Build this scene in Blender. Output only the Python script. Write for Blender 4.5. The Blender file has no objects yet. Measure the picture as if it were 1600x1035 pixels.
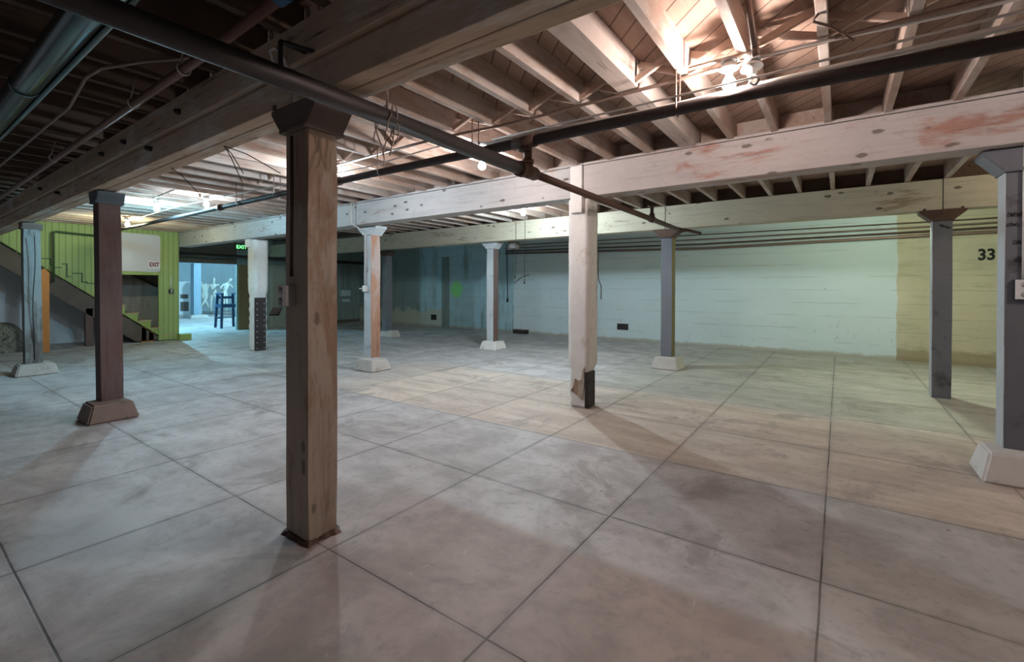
import bpy, bmesh, math, random
from mathutils import Vector, Matrix
random.seed(7)
S = bpy.context.scene
COL = S.collection
PI = math.pi

# ---------------------------------------------------------------- camera, world, exposure
cd = bpy.data.cameras.new('camera'); cam = bpy.data.objects.new('camera', cd); COL.objects.link(cam)
YAW, PITCH, ROLL = math.radians(35.4726), math.radians(-0.3724), math.radians(0.1322)
fw = Vector((-math.sin(YAW)*math.cos(PITCH), math.cos(YAW)*math.cos(PITCH), math.sin(PITCH)))
r0 = Vector((math.cos(YAW), math.sin(YAW), 0)); u0 = r0.cross(fw)
rr = r0*math.cos(ROLL) + u0*math.sin(ROLL); uu = -r0*math.sin(ROLL) + u0*math.cos(ROLL)
cam.matrix_world = Matrix(((rr.x, uu.x, -fw.x, 0), (rr.y, uu.y, -fw.y, 0), (rr.z, uu.z, -fw.z, 1.5), (0, 0, 0, 1)))
cd.sensor_width = 36; cd.lens = 717.3625/1600*36; cd.shift_y = -(517.5-453.48)/1600
cd.clip_start = .05; cd.clip_end = 200
S.camera = cam
w = bpy.data.worlds.new('world'); S.world = w; w.use_nodes = True
w.node_tree.nodes['Background'].inputs[0].default_value = (.80, .80, .90, 1)
w.node_tree.nodes['Background'].inputs[1].default_value = .12
S.view_settings.view_transform = 'Standard'; S.view_settings.look = 'None'
S.view_settings.exposure = 0.0; S.view_settings.gamma = 1; S.view_settings.use_curve_mapping = False

# lamps: x, y, z of the bulb centre, colour, emission strength
LAMPS = {
 'big':    ((-0.59, 3.25, 2.825), (1.0, .84, .76), 1050),
 'pipe':   ((-3.20, 3.92, 2.83), (1.0, .90, .86), 720),
 'post':   ((-5.20, 3.42, 2.83), (.80, .92, 1.0), 1250),
 'far':    ((-4.69, 6.93, 2.845), (.74, .92, 1.0), 3100),
 'pair':   ((-8.51, 3.25, 2.85), (.76, .92, 1.0), 560),
 'cool':   ((-9.73, 2.94, 2.85), (.38, .80, 1.0), 1900),
 'stair':  ((-12.68, 3.30, 2.85), (.95, 1.0, .66), 900),
 'green':  ((0.95, 9.12, 2.88), (.84, 1.0, .76), 1950),
 'right':  ((3.3, 7.2, 2.83), (1.0, .93, .70), 950),
 'blue':   ((-19.0, 5.9, 2.86), (.28, .74, 1.0), 8500),
 'blue2':  ((-22.6, 12.0, 2.86), (.36, .78, 1.0), 14000),
 'row':    ((2.35, 3.28, 2.83), (1.0, .88, .82), 1100),  # added unseen lamp, brightens the floor at right
 'near':   ((1.9, -1.2, 2.80), (1.0, .90, .86), 90),  # added unseen lamp, weak fill for the near floor
}

# ---------------------------------------------------------------- node helpers
def mat(name, rough=.8, metal=0., col=(.5, .5, .5), spec=.5):
    m = bpy.data.materials.new(name); m.use_nodes = True
    nt = m.node_tree; b = nt.nodes['Principled BSDF']
    b.inputs['Base Color'].default_value = (*col, 1); b.inputs['Roughness'].default_value = rough
    b.inputs['Metallic'].default_value = metal; b.inputs['Specular IOR Level'].default_value = spec
    return m, nt, b
def nd(nt, t, **k):
    n = nt.nodes.new(t)
    for a, v in k.items(): setattr(n, a, v)
    return n
def lk(nt, a, b): nt.links.new(a, b)
def setv(nt, sock, v):
    if hasattr(v, 'is_output') or isinstance(v, bpy.types.NodeSocket): lk(nt, v, sock)
    else: sock.default_value = v
def M(nt, op, a, b=0., c=None, clamp=False):
    n = nd(nt, 'ShaderNodeMath', operation=op, use_clamp=clamp)
    setv(nt, n.inputs[0], a); setv(nt, n.inputs[1], b)
    if c is not None: setv(nt, n.inputs[2], c)
    return n.outputs[0]
def coords(nt, scale=(1, 1, 1), kind='Object', rot=(0, 0, 0), loc=(0, 0, 0), rnd=False):
    tc = nd(nt, 'ShaderNodeTexCoord'); mp = nd(nt, 'ShaderNodeMapping')
    mp.inputs['Scale'].default_value = scale; mp.inputs['Rotation'].default_value = rot; mp.inputs['Location'].default_value = loc
    o = tc.outputs[kind]
    if rnd:
        oi = nd(nt, 'ShaderNodeObjectInfo'); va = nd(nt, 'ShaderNodeVectorMath', operation='MULTIPLY_ADD')
        lk(nt, oi.outputs['Random'], va.inputs[0]); va.inputs[1].default_value = (17, 23, 31); lk(nt, o, va.inputs[2]); o = va.outputs[0]
    lk(nt, o, mp.inputs['Vector'])
    return mp.outputs['Vector']
def noise(nt, v, scale=5, detail=4, rough=.55, dist=0.):
    n = nd(nt, 'ShaderNodeTexNoise'); lk(nt, v, n.inputs['Vector'])
    n.inputs['Scale'].default_value = scale; n.inputs['Detail'].default_value = detail
    n.inputs['Roughness'].default_value = rough; n.inputs['Distortion'].default_value = dist
    return n.outputs['Fac']
def voro(nt, v, scale=5, feat='F1', out='Distance'):
    n = nd(nt, 'ShaderNodeTexVoronoi', feature=feat); lk(nt, v, n.inputs['Vector']); n.inputs['Scale'].default_value = scale
    return n.outputs[out]
def ramp(nt, f, stops, interp='LINEAR'):
    n = nd(nt, 'ShaderNodeValToRGB'); r = n.color_ramp; r.interpolation = interp
    while len(r.elements) < len(stops): r.elements.new(.5)
    for e, (p, c) in zip(r.elements, stops):
        e.position = p; e.color = (c, c, c, 1) if isinstance(c, (int, float)) else (*c, 1)
    lk(nt, f, n.inputs[0]); return n.outputs['Color']
def sstep(nt, f, a, b):
    n = nd(nt, 'ShaderNodeMapRange', interpolation_type='SMOOTHSTEP')
    setv(nt, n.inputs['Value'], f); n.inputs['From Min'].default_value = a; n.inputs['From Max'].default_value = b
    return n.outputs['Result']
def mix(nt, f, a, b, mode='MIX'):
    n = nd(nt, 'ShaderNodeMix', data_type='RGBA', blend_type=mode)
    setv(nt, n.inputs['Factor'], f)
    for s, v in ((n.inputs['A'], a), (n.inputs['B'], b)):
        setv(nt, s, (*v, 1) if isinstance(v, tuple) and len(v) == 3 else v)
    return n.outputs['Result']
def bump(nt, b, h, strength=.4, dist=.01):
    n = nd(nt, 'ShaderNodeBump'); n.inputs['Strength'].default_value = strength; n.inputs['Distance'].default_value = dist
    lk(nt, h, n.inputs['Height']); lk(nt, n.outputs['Normal'], b.inputs['Normal'])
def sep(nt, v):
    n = nd(nt, 'ShaderNodeSeparateXYZ'); lk(nt, v, n.inputs[0]); return n.outputs
def comb(nt, x, y, z):
    n = nd(nt, 'ShaderNodeCombineXYZ'); setv(nt, n.inputs[0], x); setv(nt, n.inputs[1], y); setv(nt, n.inputs[2], z); return n.outputs[0]

# ---------------------------------------------------------------- materials
def wood(name, c1, c2, dark, axis=2, rough=.85, streak=1., paint=None, pfac=.5, knots=0., bstr=.5):
    """timber with grain along axis; optional paint with worn bare patches; knots = how much of the knot spots show"""
    m, nt, b = mat(name, rough, spec=.25)
    sc = [14, 14, 14]; sc[axis] = .9
    v = coords(nt, tuple(sc), rnd=True)
    g = noise(nt, v, 1.6, 6, .65, .6)
    col = mix(nt, g, c1, c2)
    f = noise(nt, coords(nt, tuple(s*.5 for s in sc), rnd=True), 3, 5, .7)
    col = mix(nt, M(nt, 'MULTIPLY', sstep(nt, f, .55, .75), streak), col, dark)
    n2 = noise(nt, coords(nt, (1, 1, 1), rnd=True), 2.3, 5, .6)
    col = mix(nt, M(nt, 'MULTIPLY', sstep(nt, n2, .5, .75), .35), col, dark)
    h = g
    if paint:
        pv = coords(nt, tuple((.45 if i == axis else 1.6) for i in range(3)), rnd=True)
        p = noise(nt, pv, 2.2, 9, .68, .3)
        pm = sstep(nt, p, pfac-.06, pfac+.06)
        pc = mix(nt, noise(nt, coords(nt, (1, 1, 1), rnd=True), 4, 5), paint, tuple(c*.8 for c in paint))
        pc = mix(nt, M(nt, 'MULTIPLY', sstep(nt, f, .48, .70), .38), pc, tuple(c*.45 for c in paint))
        pc = mix(nt, M(nt, 'MULTIPLY', sstep(nt, noise(nt, coords(nt, (1, 1, 1), rnd=True), 7, 8, .75, .8), .56, .66), .35), pc, tuple(c*.5 for c in paint))
        col = mix(nt, pm, pc, col)
        h = M(nt, 'ADD', M(nt, 'MULTIPLY', g, .4), M(nt, 'MULTIPLY', M(nt, 'SUBTRACT', 1., pm), .6))
    if knots:
        kv = coords(nt, tuple((.55 if i == axis else 1.25) for i in range(3)), rnd=True)
        d = voro(nt, kv, 5.4)
        wob = noise(nt, coords(nt, (1, 1, 1), rnd=True), 18, 3)
        d = M(nt, 'ADD', d, M(nt, 'MULTIPLY', M(nt, 'SUBTRACT', wob, .5), .16))
        col = mix(nt, M(nt, 'MULTIPLY', M(nt, 'SUBTRACT', 1., sstep(nt, d, .10, .17)), knots), col, (.09, .065, .05))
    lk(nt, col, b.inputs['Base Color']); bump(nt, b, h, bstr, .006)
    return m

def plain(name, col, rough=.7, metal=0., var=.25, sc=6, dark=None, spec=.4, bstr=.15):
    m, nt, b = mat(name, rough, metal, col, spec)
    v = coords(nt, rnd=True); n = noise(nt, v, sc, 6, .62)
    c = mix(nt, n, tuple(c*(1+var) for c in col), tuple(c*(1-var) for c in col))
    if dark: c = mix(nt, sstep(nt, noise(nt, v, sc*.6, 7, .7), .55, .68), c, dark)
    lk(nt, c, b.inputs['Base Color']); bump(nt, b, n, bstr, .004)
    return m

def emis(name, col, s):
    m = bpy.data.materials.new(name); m.use_nodes = True; nt = m.node_tree
    nt.nodes.remove(nt.nodes['Principled BSDF']); e = nd(nt, 'ShaderNodeEmission')
    e.inputs[0].default_value = (*col, 1); e.inputs[1].default_value = s
    lk(nt, e.outputs[0], nt.nodes['Material Output'].inputs[0]); return m

def floor_mat():
    m, nt, b = mat('concrete_floor', .55, spec=.35)
    P = coords(nt); x, y, z = sep(nt, P)
    big = noise(nt, P, .55, 5, .6); mid = noise(nt, P, 2.2, 7, .65, .4); fine = noise(nt, P, 14, 6, .7)
    streak = noise(nt, coords(nt, (.6, 2.6, 1), rot=(0, 0, .15)), 1.6, 7, .65, .5)
    col = mix(nt, sstep(nt, mid, .34, .66), (.66, .635, .64), (.44, .415, .42))
    col = mix(nt, M(nt, 'MULTIPLY', sstep(nt, streak, .45, .70), .55), col, (.74, .72, .71))
    # warm bands: slab tone with the mixed lamp colour painted in
    wy = M(nt, 'ADD', y, M(nt, 'MULTIPLY', M(nt, 'SUBTRACT', mid, .5), .12))
    band = M(nt, 'MULTIPLY', sstep(nt, wy, 3.97, 4.03), M(nt, 'SUBTRACT', 1., sstep(nt, wy, 6.2, 6.7)))
    band = M(nt, 'MULTIPLY', band, sstep(nt, M(nt, 'ADD', x, M(nt, 'MULTIPLY', big, 2.)), -6.6, -4.6))
    wx = M(nt, 'ADD', x, M(nt, 'MULTIPLY', M(nt, 'SUBTRACT', mid, .5), .9))
    b2 = M(nt, 'MULTIPLY', M(nt, 'SUBTRACT', 1., sstep(nt, wy, 2.27, 2.38)), M(nt, 'MULTIPLY', sstep(nt, wx, -3.3, -1.9), M(nt, 'SUBTRACT', 1., sstep(nt, wx, -.35, .15))))
    col = mix(nt, M(nt, 'MULTIPLY', band, .85), col, mix(nt, sstep(nt, streak, .35, .62), (.58, .47, .385), (.76, .65, .55)))
    col = mix(nt, M(nt, 'MULTIPLY', b2, .8), col, mix(nt, sstep(nt, mid, .3, .7), (.47, .36, .305), (.32, .24, .205)))
    ol = M(nt, 'MULTIPLY', sstep(nt, wy, 6.40, 6.62), sstep(nt, M(nt, 'ADD', x, M(nt, 'MULTIPLY', mid, 1.2)), -3.4, -1.6))
    col = mix(nt, M(nt, 'MULTIPLY', ol, .6), col, mix(nt, sstep(nt, streak, .35, .65), (.33, .34, .26), (.46, .47, .37)))  # olive strip: the green lamp's light put into the floor colour
    # slab-to-slab tint
    ix = M(nt, 'FLOOR', M(nt, 'DIVIDE', M(nt, 'ADD', x, .068), 1.147)); iy = M(nt, 'FLOOR', M(nt, 'DIVIDE', M(nt, 'SUBTRACT', y, .39), 1.2))
    wn = nd(nt, 'ShaderNodeTexWhiteNoise', noise_dimensions='2D'); lk(nt, comb(nt, ix, iy, 0.), wn.inputs['Vector'])
    col = mix(nt, M(nt, 'MULTIPLY', wn.outputs['Value'], .30), col, (.36, .35, .36))
    # damp, scuffs, grit
    col = mix(nt, M(nt, 'MULTIPLY', sstep(nt, noise(nt, P, 1.1, 8, .7, .8), .53, .64), .6), col, (.29, .255, .24))
    col = mix(nt, M(nt, 'MULTIPLY', sstep(nt, fine, .50, .70), .34), col, (.24, .22, .215))
    col = mix(nt, M(nt, 'MULTIPLY', sstep(nt, noise(nt, coords(nt, (3, 1, 1), rot=(0, 0, -.5)), 3.4, 8, .8, 1.5), .60, .70), .45), col, (.80, .78, .77))
    sc = noise(nt, coords(nt, (1.2, 9, 1), rot=(0, 0, .7)), 2.5, 6, .75, 1.2)
    col = mix(nt, M(nt, 'MULTIPLY', sstep(nt, sc, .66, .72), .35), col, (.13, .12, .115))
    spots = voro(nt, P, 2.4); col = mix(nt, M(nt, 'MULTIPLY', M(nt, 'SUBTRACT', 1., sstep(nt, spots, .018, .035)), .7), col, (.09, .07, .06))
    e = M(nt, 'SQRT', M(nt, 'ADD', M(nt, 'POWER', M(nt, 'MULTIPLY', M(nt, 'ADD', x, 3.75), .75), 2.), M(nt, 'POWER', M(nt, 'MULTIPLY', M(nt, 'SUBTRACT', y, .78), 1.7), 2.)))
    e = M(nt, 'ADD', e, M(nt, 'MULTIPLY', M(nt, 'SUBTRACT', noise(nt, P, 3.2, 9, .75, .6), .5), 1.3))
    col = mix(nt, M(nt, 'MULTIPLY', M(nt, 'SUBTRACT', 1., sstep(nt, e, .35, .72)), .6), col, (.66, .68, .70))  # pale patch: surface wear plus the cool lamp's light painted in
    # tooled joints
    jw = M(nt, 'MULTIPLY', M(nt, 'SUBTRACT', noise(nt, P, 1.7, 3), .5), .010)
    dx = M(nt, 'PINGPONG', M(nt, 'ADD', M(nt, 'ADD', x, .068), jw), .5735)
    d = dx
    for c in (-3.2, -1.97, -.77, .439, 1.521, 2.812, 3.991, 5.138, 6.483, 7.68, 8.88, 10.08, 11.28):
        d = M(nt, 'MINIMUM', d, M(nt, 'ABSOLUTE', M(nt, 'SUBTRACT', M(nt, 'ADD', y, jw), c)))
    j = M(nt, 'SUBTRACT', 1., sstep(nt, d, .0025, .0065)); halo = M(nt, 'SUBTRACT', 1., sstep(nt, d, .006, .04))
    col = mix(nt, M(nt, 'MULTIPLY', halo, M(nt, 'MULTIPLY', fine, .35)), col, (.16, .15, .145))
    jv = sstep(nt, noise(nt, P, 1.3, 4, .6), .30, .62)
    col = mix(nt, M(nt, 'MULTIPLY', j, M(nt, 'ADD', .30, M(nt, 'MULTIPLY', jv, .55))), col, (.045, .04, .038))
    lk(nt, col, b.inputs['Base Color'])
    lk(nt, M(nt, 'ADD', .42, M(nt, 'MULTIPLY', mid, .3)), b.inputs['Roughness'])
    bump(nt, b, M(nt, 'SUBTRACT', M(nt, 'ADD', M(nt, 'MULTIPLY', fine, .25), M(nt, 'MULTIPLY', mid, .3)), j), .35, .006)
    return m

def backwall_mat():
    m, nt, b = mat('painted_concrete_back', .75, spec=.3)
    P = coords(nt); x, y, z = sep(nt, P)
    n = noise(nt, P, 2.5, 7, .65, .3); f = noise(nt, P, 11, 6, .7); lo = noise(nt, coords(nt, (.5, 1, 2.2)), 1.3, 5, .6)
    ed = M(nt, 'ADD', x, M(nt, 'MULTIPLY', M(nt, 'SUBTRACT', n, .5), .10))
    white = mix(nt, lo, (.68, .79, .82), (.55, .66, .70))
    raw = mix(nt, n, (.62, .58, .44), (.45, .425, .32))
    raw = mix(nt, M(nt, 'MULTIPLY', sstep(nt, noise(nt, coords(nt, (.7, 1, 5)), 2.2, 6, .7), .5, .68), .5), raw, (.33, .32, .22))
    teal = mix(nt, lo, (.50, .72, .80), (.37, .55, .62))
    # darker drippy stretches and a rubbed pale one at the far left
    st = noise(nt, coords(nt, (2.6, 1, .35)), 1.5, 6, .65)
    teal = mix(nt, M(nt, 'MULTIPLY', sstep(nt, st, .5, .7), .6), teal, (.10, .12, .11))
    grime = M(nt, 'MULTIPLY', M(nt, 'SUBTRACT', 1., sstep(nt, ed, -13.4, -12.9)), .75)
    teal = mix(nt, grime, teal, (.17, .165, .14))
    # efflorescence at the foot of the far left stretch
    ef = M(nt, 'SUBTRACT', M(nt, 'ADD', .18, M(nt, 'MULTIPLY', noise(nt, coords(nt, (1, 1, .4)), 2.6, 6, .7), 1.0)), z)
    ef = M(nt, 'MULTIPLY', sstep(nt, ef, .0, .12), M(nt, 'SUBTRACT', 1., sstep(nt, ed, -11.9, -11.5)))
    teal = mix(nt, M(nt, 'MULTIPLY', ef, .7), teal, (.55, .52, .42))
    col = mix(nt, sstep(nt, ed, -8.745, -8.715), teal, white)
    col = mix(nt, sstep(nt, ed, .955, .985), col, raw)
    # form-board lines
    zz = M(nt, 'ADD', z, M(nt, 'MULTIPLY', M(nt, 'SUBTRACT', noise(nt, coords(nt, (.6, 1, 1)), 1.5, 3), .5), .03))
    ln = M(nt, 'SUBTRACT', 1., sstep(nt, M(nt, 'PINGPONG', zz, .145), .002, .012))
    ln = M(nt, 'MULTIPLY', ln, sstep(nt, noise(nt, coords(nt, (.8, 1, 3)), 2.4, 5), .42, .58))
    col = mix(nt, M(nt, 'MULTIPLY', ln, .38), col, (.22, .22, .18))
    # scrapes, pin holes and a grubby foot
    scr = noise(nt, coords(nt, (6, 1, 1.6), rot=(0, .7, 0)), 2.1, 5, .75, 1.)
    lowm = M(nt, 'SUBTRACT', 1., sstep(nt, z, .5, 1.1))
    col = mix(nt, M(nt, 'MULTIPLY', M(nt, 'MULTIPLY', sstep(nt, scr, .61, .65), lowm), .5), col, (.2, .2, .2))
    pin = voro(nt, coords(nt, (1, .2, 1)), 2.2); col = mix(nt, M(nt, 'SUBTRACT', 1., sstep(nt, pin, .02, .035)), col, (.12, .12, .1))
    foot = M(nt, 'SUBTRACT', M(nt, 'MULTIPLY', n, .18), z)
    col = mix(nt, M(nt, 'MULTIPLY', sstep(nt, foot, -.03, .05), .7), col, (.34, .30, .22))
    rf = M(nt, 'SUBTRACT', M(nt, 'ADD', .12, M(nt, 'MULTIPLY', n, .35)), z)
    col = mix(nt, M(nt, 'MULTIPLY', M(nt, 'MULTIPLY', sstep(nt, rf, 0., .08), sstep(nt, ed, .96, .98)), .65), col, (.26, .21, .13))
    # green spray-paint blot
    g = M(nt, 'SQRT', M(nt, 'ADD', M(nt, 'POWER', M(nt, 'ADD', x, 11.27), 2.), M(nt, 'POWER', M(nt, 'SUBTRACT', z, 1.40), 2.)))
    g = M(nt, 'ADD', g, M(nt, 'MULTIPLY', M(nt, 'SUBTRACT', noise(nt, P, 6, 6, .75, 1.), .5), .9))
    col = mix(nt, M(nt, 'MULTIPLY', M(nt, 'SUBTRACT', 1., sstep(nt, g, .20, .36)), .85), col, (.30, .85, .22))
    lk(nt, col, b.inputs['Base Color']); bump(nt, b, M(nt, 'SUBTRACT', M(nt, 'ADD', M(nt, 'MULTIPLY', f, .4), n), M(nt, 'MULTIPLY', ln, .6)), .3, .01)
    return m

def ceil_mat():
    m, nt, b = mat('diagonal_floorboards', .8, spec=.2)
    P = coords(nt, rot=(0, 0, -PI/4)); x, y, z = sep(nt, P)   # across-board coordinate is x
    k = M(nt, 'DIVIDE', x, .14); wn = nd(nt, 'ShaderNodeTexWhiteNoise', noise_dimensions='1D'); lk(nt, M(nt, 'FLOOR', k), wn.inputs['W'])
    g = noise(nt, coords(nt, (6, .7, 1), rot=(0, 0, -PI/4)), 4, 6, .65)
    col = mix(nt, wn.outputs['Value'], (.40, .285, .23), (.32, .215, .17))
    col = mix(nt, M(nt, 'MULTIPLY', sstep(nt, g, .45, .7), .35), col, (.48, .38, .33))
    j = M(nt, 'SUBTRACT', 1., sstep(nt, M(nt, 'PINGPONG', x, .07), .0025, .0075))
    col = mix(nt, M(nt, 'MULTIPLY', j, .8), col, (.08, .05, .04))
    # darker brown boards over the near bay
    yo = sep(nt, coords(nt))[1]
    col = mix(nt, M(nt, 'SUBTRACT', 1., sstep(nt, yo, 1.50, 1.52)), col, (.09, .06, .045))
    lk(nt, col, b.inputs['Base Color']); bump(nt, b, M(nt, 'SUBTRACT', g, j), .35, .006)
    return m

def boards_mat(name, c1, c2, pitch, axis=1, joint=(.05, .07, .02)):
    m, nt, b = mat(name, .6, spec=.35)
    P = coords(nt); s = sep(nt, P)[axis]; n = noise(nt, P, 3, 6, .6)
    col = mix(nt, n, c1, c2)
    j = M(nt, 'SUBTRACT', 1., sstep(nt, M(nt, 'PINGPONG', s, pitch/2), .003, .010))
    col = mix(nt, M(nt, 'MULTIPLY', j, .55), col, joint)
    lk(nt, col, b.inputs['Base Color']); bump(nt, b, M(nt, 'SUBTRACT', n, j), .3, .008)
    return m

def stain_concrete(name, c1, c2, streakc, amt=.6):
    m, nt, b = mat(name, .8, spec=.3)
    P = coords(nt); n = noise(nt, P, 1.8, 7, .65); col = mix(nt, n, c1, c2)
    st = noise(nt, coords(nt, (2.4, 2.4, .22)), 1.6, 6, .7)
    col = mix(nt, M(nt, 'MULTIPLY', sstep(nt, st, .46, .68), amt), col, streakc)
    lk(nt, col, b.inputs['Base Color']); bump(nt, b, n, .35, .01); return m

def camo_mat():
    m, nt, b = mat('mottled_tarp', .7, spec=.3)
    P = coords(nt); n = noise(nt, P, 6, 6, .75, 1.5)
    lk(nt, ramp(nt, n, [(.0, (.02, .02, .02)), (.40, (.06, .065, .06)), (.5, (.30, .27, .22)), (.58, (.05, .05, .05)), (.66, (.55, .54, .52)), (1., (.6, .6, .6))]), b.inputs['Base Color'])
    bump(nt, b, n, .5, .03); return m

W = {}
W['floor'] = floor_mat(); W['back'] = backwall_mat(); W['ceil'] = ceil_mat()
W['beam_white'] = wood('whitewashed_beam', (.40, .26, .20), (.30, .19, .15), (.12, .08, .06), 0, paint=(.50, .485, .485), pfac=.63, knots=.85)
W['beam_peel'] = wood('peeling_white_beam', (.48, .28, .22), (.40, .22, .18), (.20, .11, .09), 0, paint=(.59, .53, .52), pfac=.57, knots=.7)
W['beam_cream'] = wood('cream_painted_beam', (.40, .30, .20), (.32, .24, .16), (.14, .10, .07), 0, paint=(.62, .56, .44), pfac=.62, knots=.8)
W['beam_brown'] = wood('bare_brown_beam', (.70, .52, .39), (.48, .35, .25), (.10, .065, .05), 0, streak=1., paint=(.76, .69, .61), pfac=.44, bstr=.8)
W['joist'] = wood('pale_joist', (.50, .38, .32), (.40, .29, .235), (.24, .16, .125), 1, paint=(.58, .50, .46), pfac=.50)
W['joist_dark'] = wood('dark_brown_joist', (.15, .10, .075), (.10, .065, .048), (.05, .035, .03), 1)  # darker brown than the other joists
W['brace'] = wood('pale_bridging', (.62, .47, .39), (.50, .36, .29), (.28, .19, .15), 0)
W['post_brown'] = wood('grey_brown_post', (.40, .275, .20), (.28, .19, .14), (.085, .055, .042), 2, paint=(.50, .41, .345), pfac=.50, bstr=.8, knots=.6)
W['post_red'] = wood('red_brown_post', (.17, .105, .095), (.13, .08, .075), (.06, .04, .035), 2, paint=(.175, .125, .12), pfac=.5)
W['post_grey'] = wood('cracked_grey_post', (.17, .155, .145), (.12, .105, .095), (.05, .045, .04), 2, paint=(.30, .325, .325), pfac=.52)
W['post_rust'] = wood('rusty_pink_post', (.42, .24, .17), (.33, .17, .11), (.14, .07, .045), 2, paint=(.46, .36, .33), pfac=.46)
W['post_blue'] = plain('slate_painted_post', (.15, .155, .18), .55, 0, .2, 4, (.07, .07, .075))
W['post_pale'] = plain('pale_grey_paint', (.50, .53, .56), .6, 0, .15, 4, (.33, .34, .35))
W['plaster'] = plain('rough_white_plaster', (.74, .71, .69), .9, 0, .12, 9, (.58, .53, .48), bstr=.6)
W['concrete'] = plain('pale_footing_concrete', (.52, .48, .45), .9, 0, .18, 7, (.38, .33, .29), bstr=.5)
W['concrete_brown'] = plain('brown_footing_concrete', (.25, .18, .155), .85, 0, .2, 6, (.15, .10, .085), bstr=.4)
W['iron'] = plain('black_iron', (.055, .045, .045), .55, .55, .3, 8)
W['iron_brown'] = plain('rusty_brown_iron', (.12, .07, .055), .6, .4, .3, 8, (.07, .04, .03))
W['cap_brown'] = plain('brown_iron_cap', (.16, .12, .10), .75, .1, .25, 7)
W['cap_blue'] = plain('slate_blue_cap', (.09, .12, .14), .6, .1, .2, 6)
W['red_pipe'] = plain('dull_red_pipe', (.17, .085, .07), .55, .2, .25, 6)
W['galv'] = plain('galvanised_steel', (.17, .235, .245), .22, 1., .1, 3)
W['conduit'] = plain('pale_conduit', (.68, .64, .62), .45, .15, .1, 9)
W['conduit_brown'] = plain('brown_conduit', (.27, .19, .16), .5, .5, .15, 9)
W['porcelain'] = plain('white_porcelain', (.85, .84, .82), .25, 0, .04, 5)
W['box_grey'] = plain('grey_steel_box', (.42, .42, .42), .45, .6, .12, 7)
W['white'] = plain('white_plastic', (.78, .78, .77), .4, 0, .05, 6)
W['black'] = plain('black_rubber', (.02, .02, .022), .5, 0, .2, 6)
W['green'] = boards_mat('green_matchboard', (.38, .47, .17), (.31, .40, .14), .115)
W['green_plain'] = plain('green_paint', (.33, .42, .12), .6, 0, .12, 4)
W['green_dark'] = plain('dark_green_paint', (.05, .085, .035), .5, 0, .15, 5)
W['soffit'] = plain('dark_brown_boards', (.13, .10, .085), .8, 0, .25, 5)
W['tread'] = plain('tan_stair_tread', (.50, .38, .24), .6, 0, .15, 5)
W['riser'] = plain('brown_riser', (.20, .12, .07), .7, 0, .2, 5)
W['orange'] = plain('orange_painted_wood', (.58, .22, .05), .6, 0, .15, 5, (.38, .14, .04))
W['stairwall'] = stain_concrete('stained_stairwell_concrete', (.42, .39, .36), (.32, .29, .27), (.20, .15, .11))
W['underwall'] = stain_concrete('pale_blue_concrete', (.76, .79, .82), (.64, .68, .73), (.50, .53, .56), .4)
W['leftwall'] = stain_concrete('dim_teal_concrete', (.27, .34, .335), (.20, .26, .255), (.12, .15, .145))
W['olive'] = plain('olive_brown_board', (.16, .13, .06), .7, 0, .25, 4)
W['palegreen'] = stain_concrete('pale_green_door', (.36, .40, .34), (.30, .34, .29), (.22, .25, .21), .4)
W['bluewall'] = stain_concrete('streaked_blue_concrete', (.52, .58, .62), (.42, .48, .53), (.55, .60, .63), .7)
W['header'] = plain('grimy_header', (.12, .10, .085), .8, 0, .25, 4)
W['panelwhite'] = plain('grey_white_panel', (.62, .59, .61), .5, 0, .06, 2.5)
W['maroon'] = plain('maroon_lettering', (.22, .04, .06), .6, 0, .05, 5)
W['signwhite'] = plain('sign_white', (.80, .74, .75), .5, 0, .05, 5)
W['ink'] = plain('black_ink', (.018, .02, .02), .8, 0, .1, 5)
W['chair_blue'] = plain('dark_blue_paint', (.012, .05, .11), .45, 0, .15, 6)
W['mannequin'] = plain('ivory_plastic', (.66, .66, .60), .35, 0, .04, 5)
W['shelfwhite'] = plain('white_boards', (.74, .76, .78), .6, 0, .08, 5)
W['dull'] = plain('pale_blue_paint', (.45, .55, .60), .6, 0, .1, 5)
W['dim_blue'] = plain('dim_blue_paint', (.26, .34, .42), .6, 0, .12, 4)
W['camo'] = camo_mat()
W['line'] = plain('worn_white_line', (.72, .72, .70), .7, 0, .12, 6)
W['exitgreen'] = emis('exit_letters_glow', (.15, 1., .25), 4)

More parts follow.
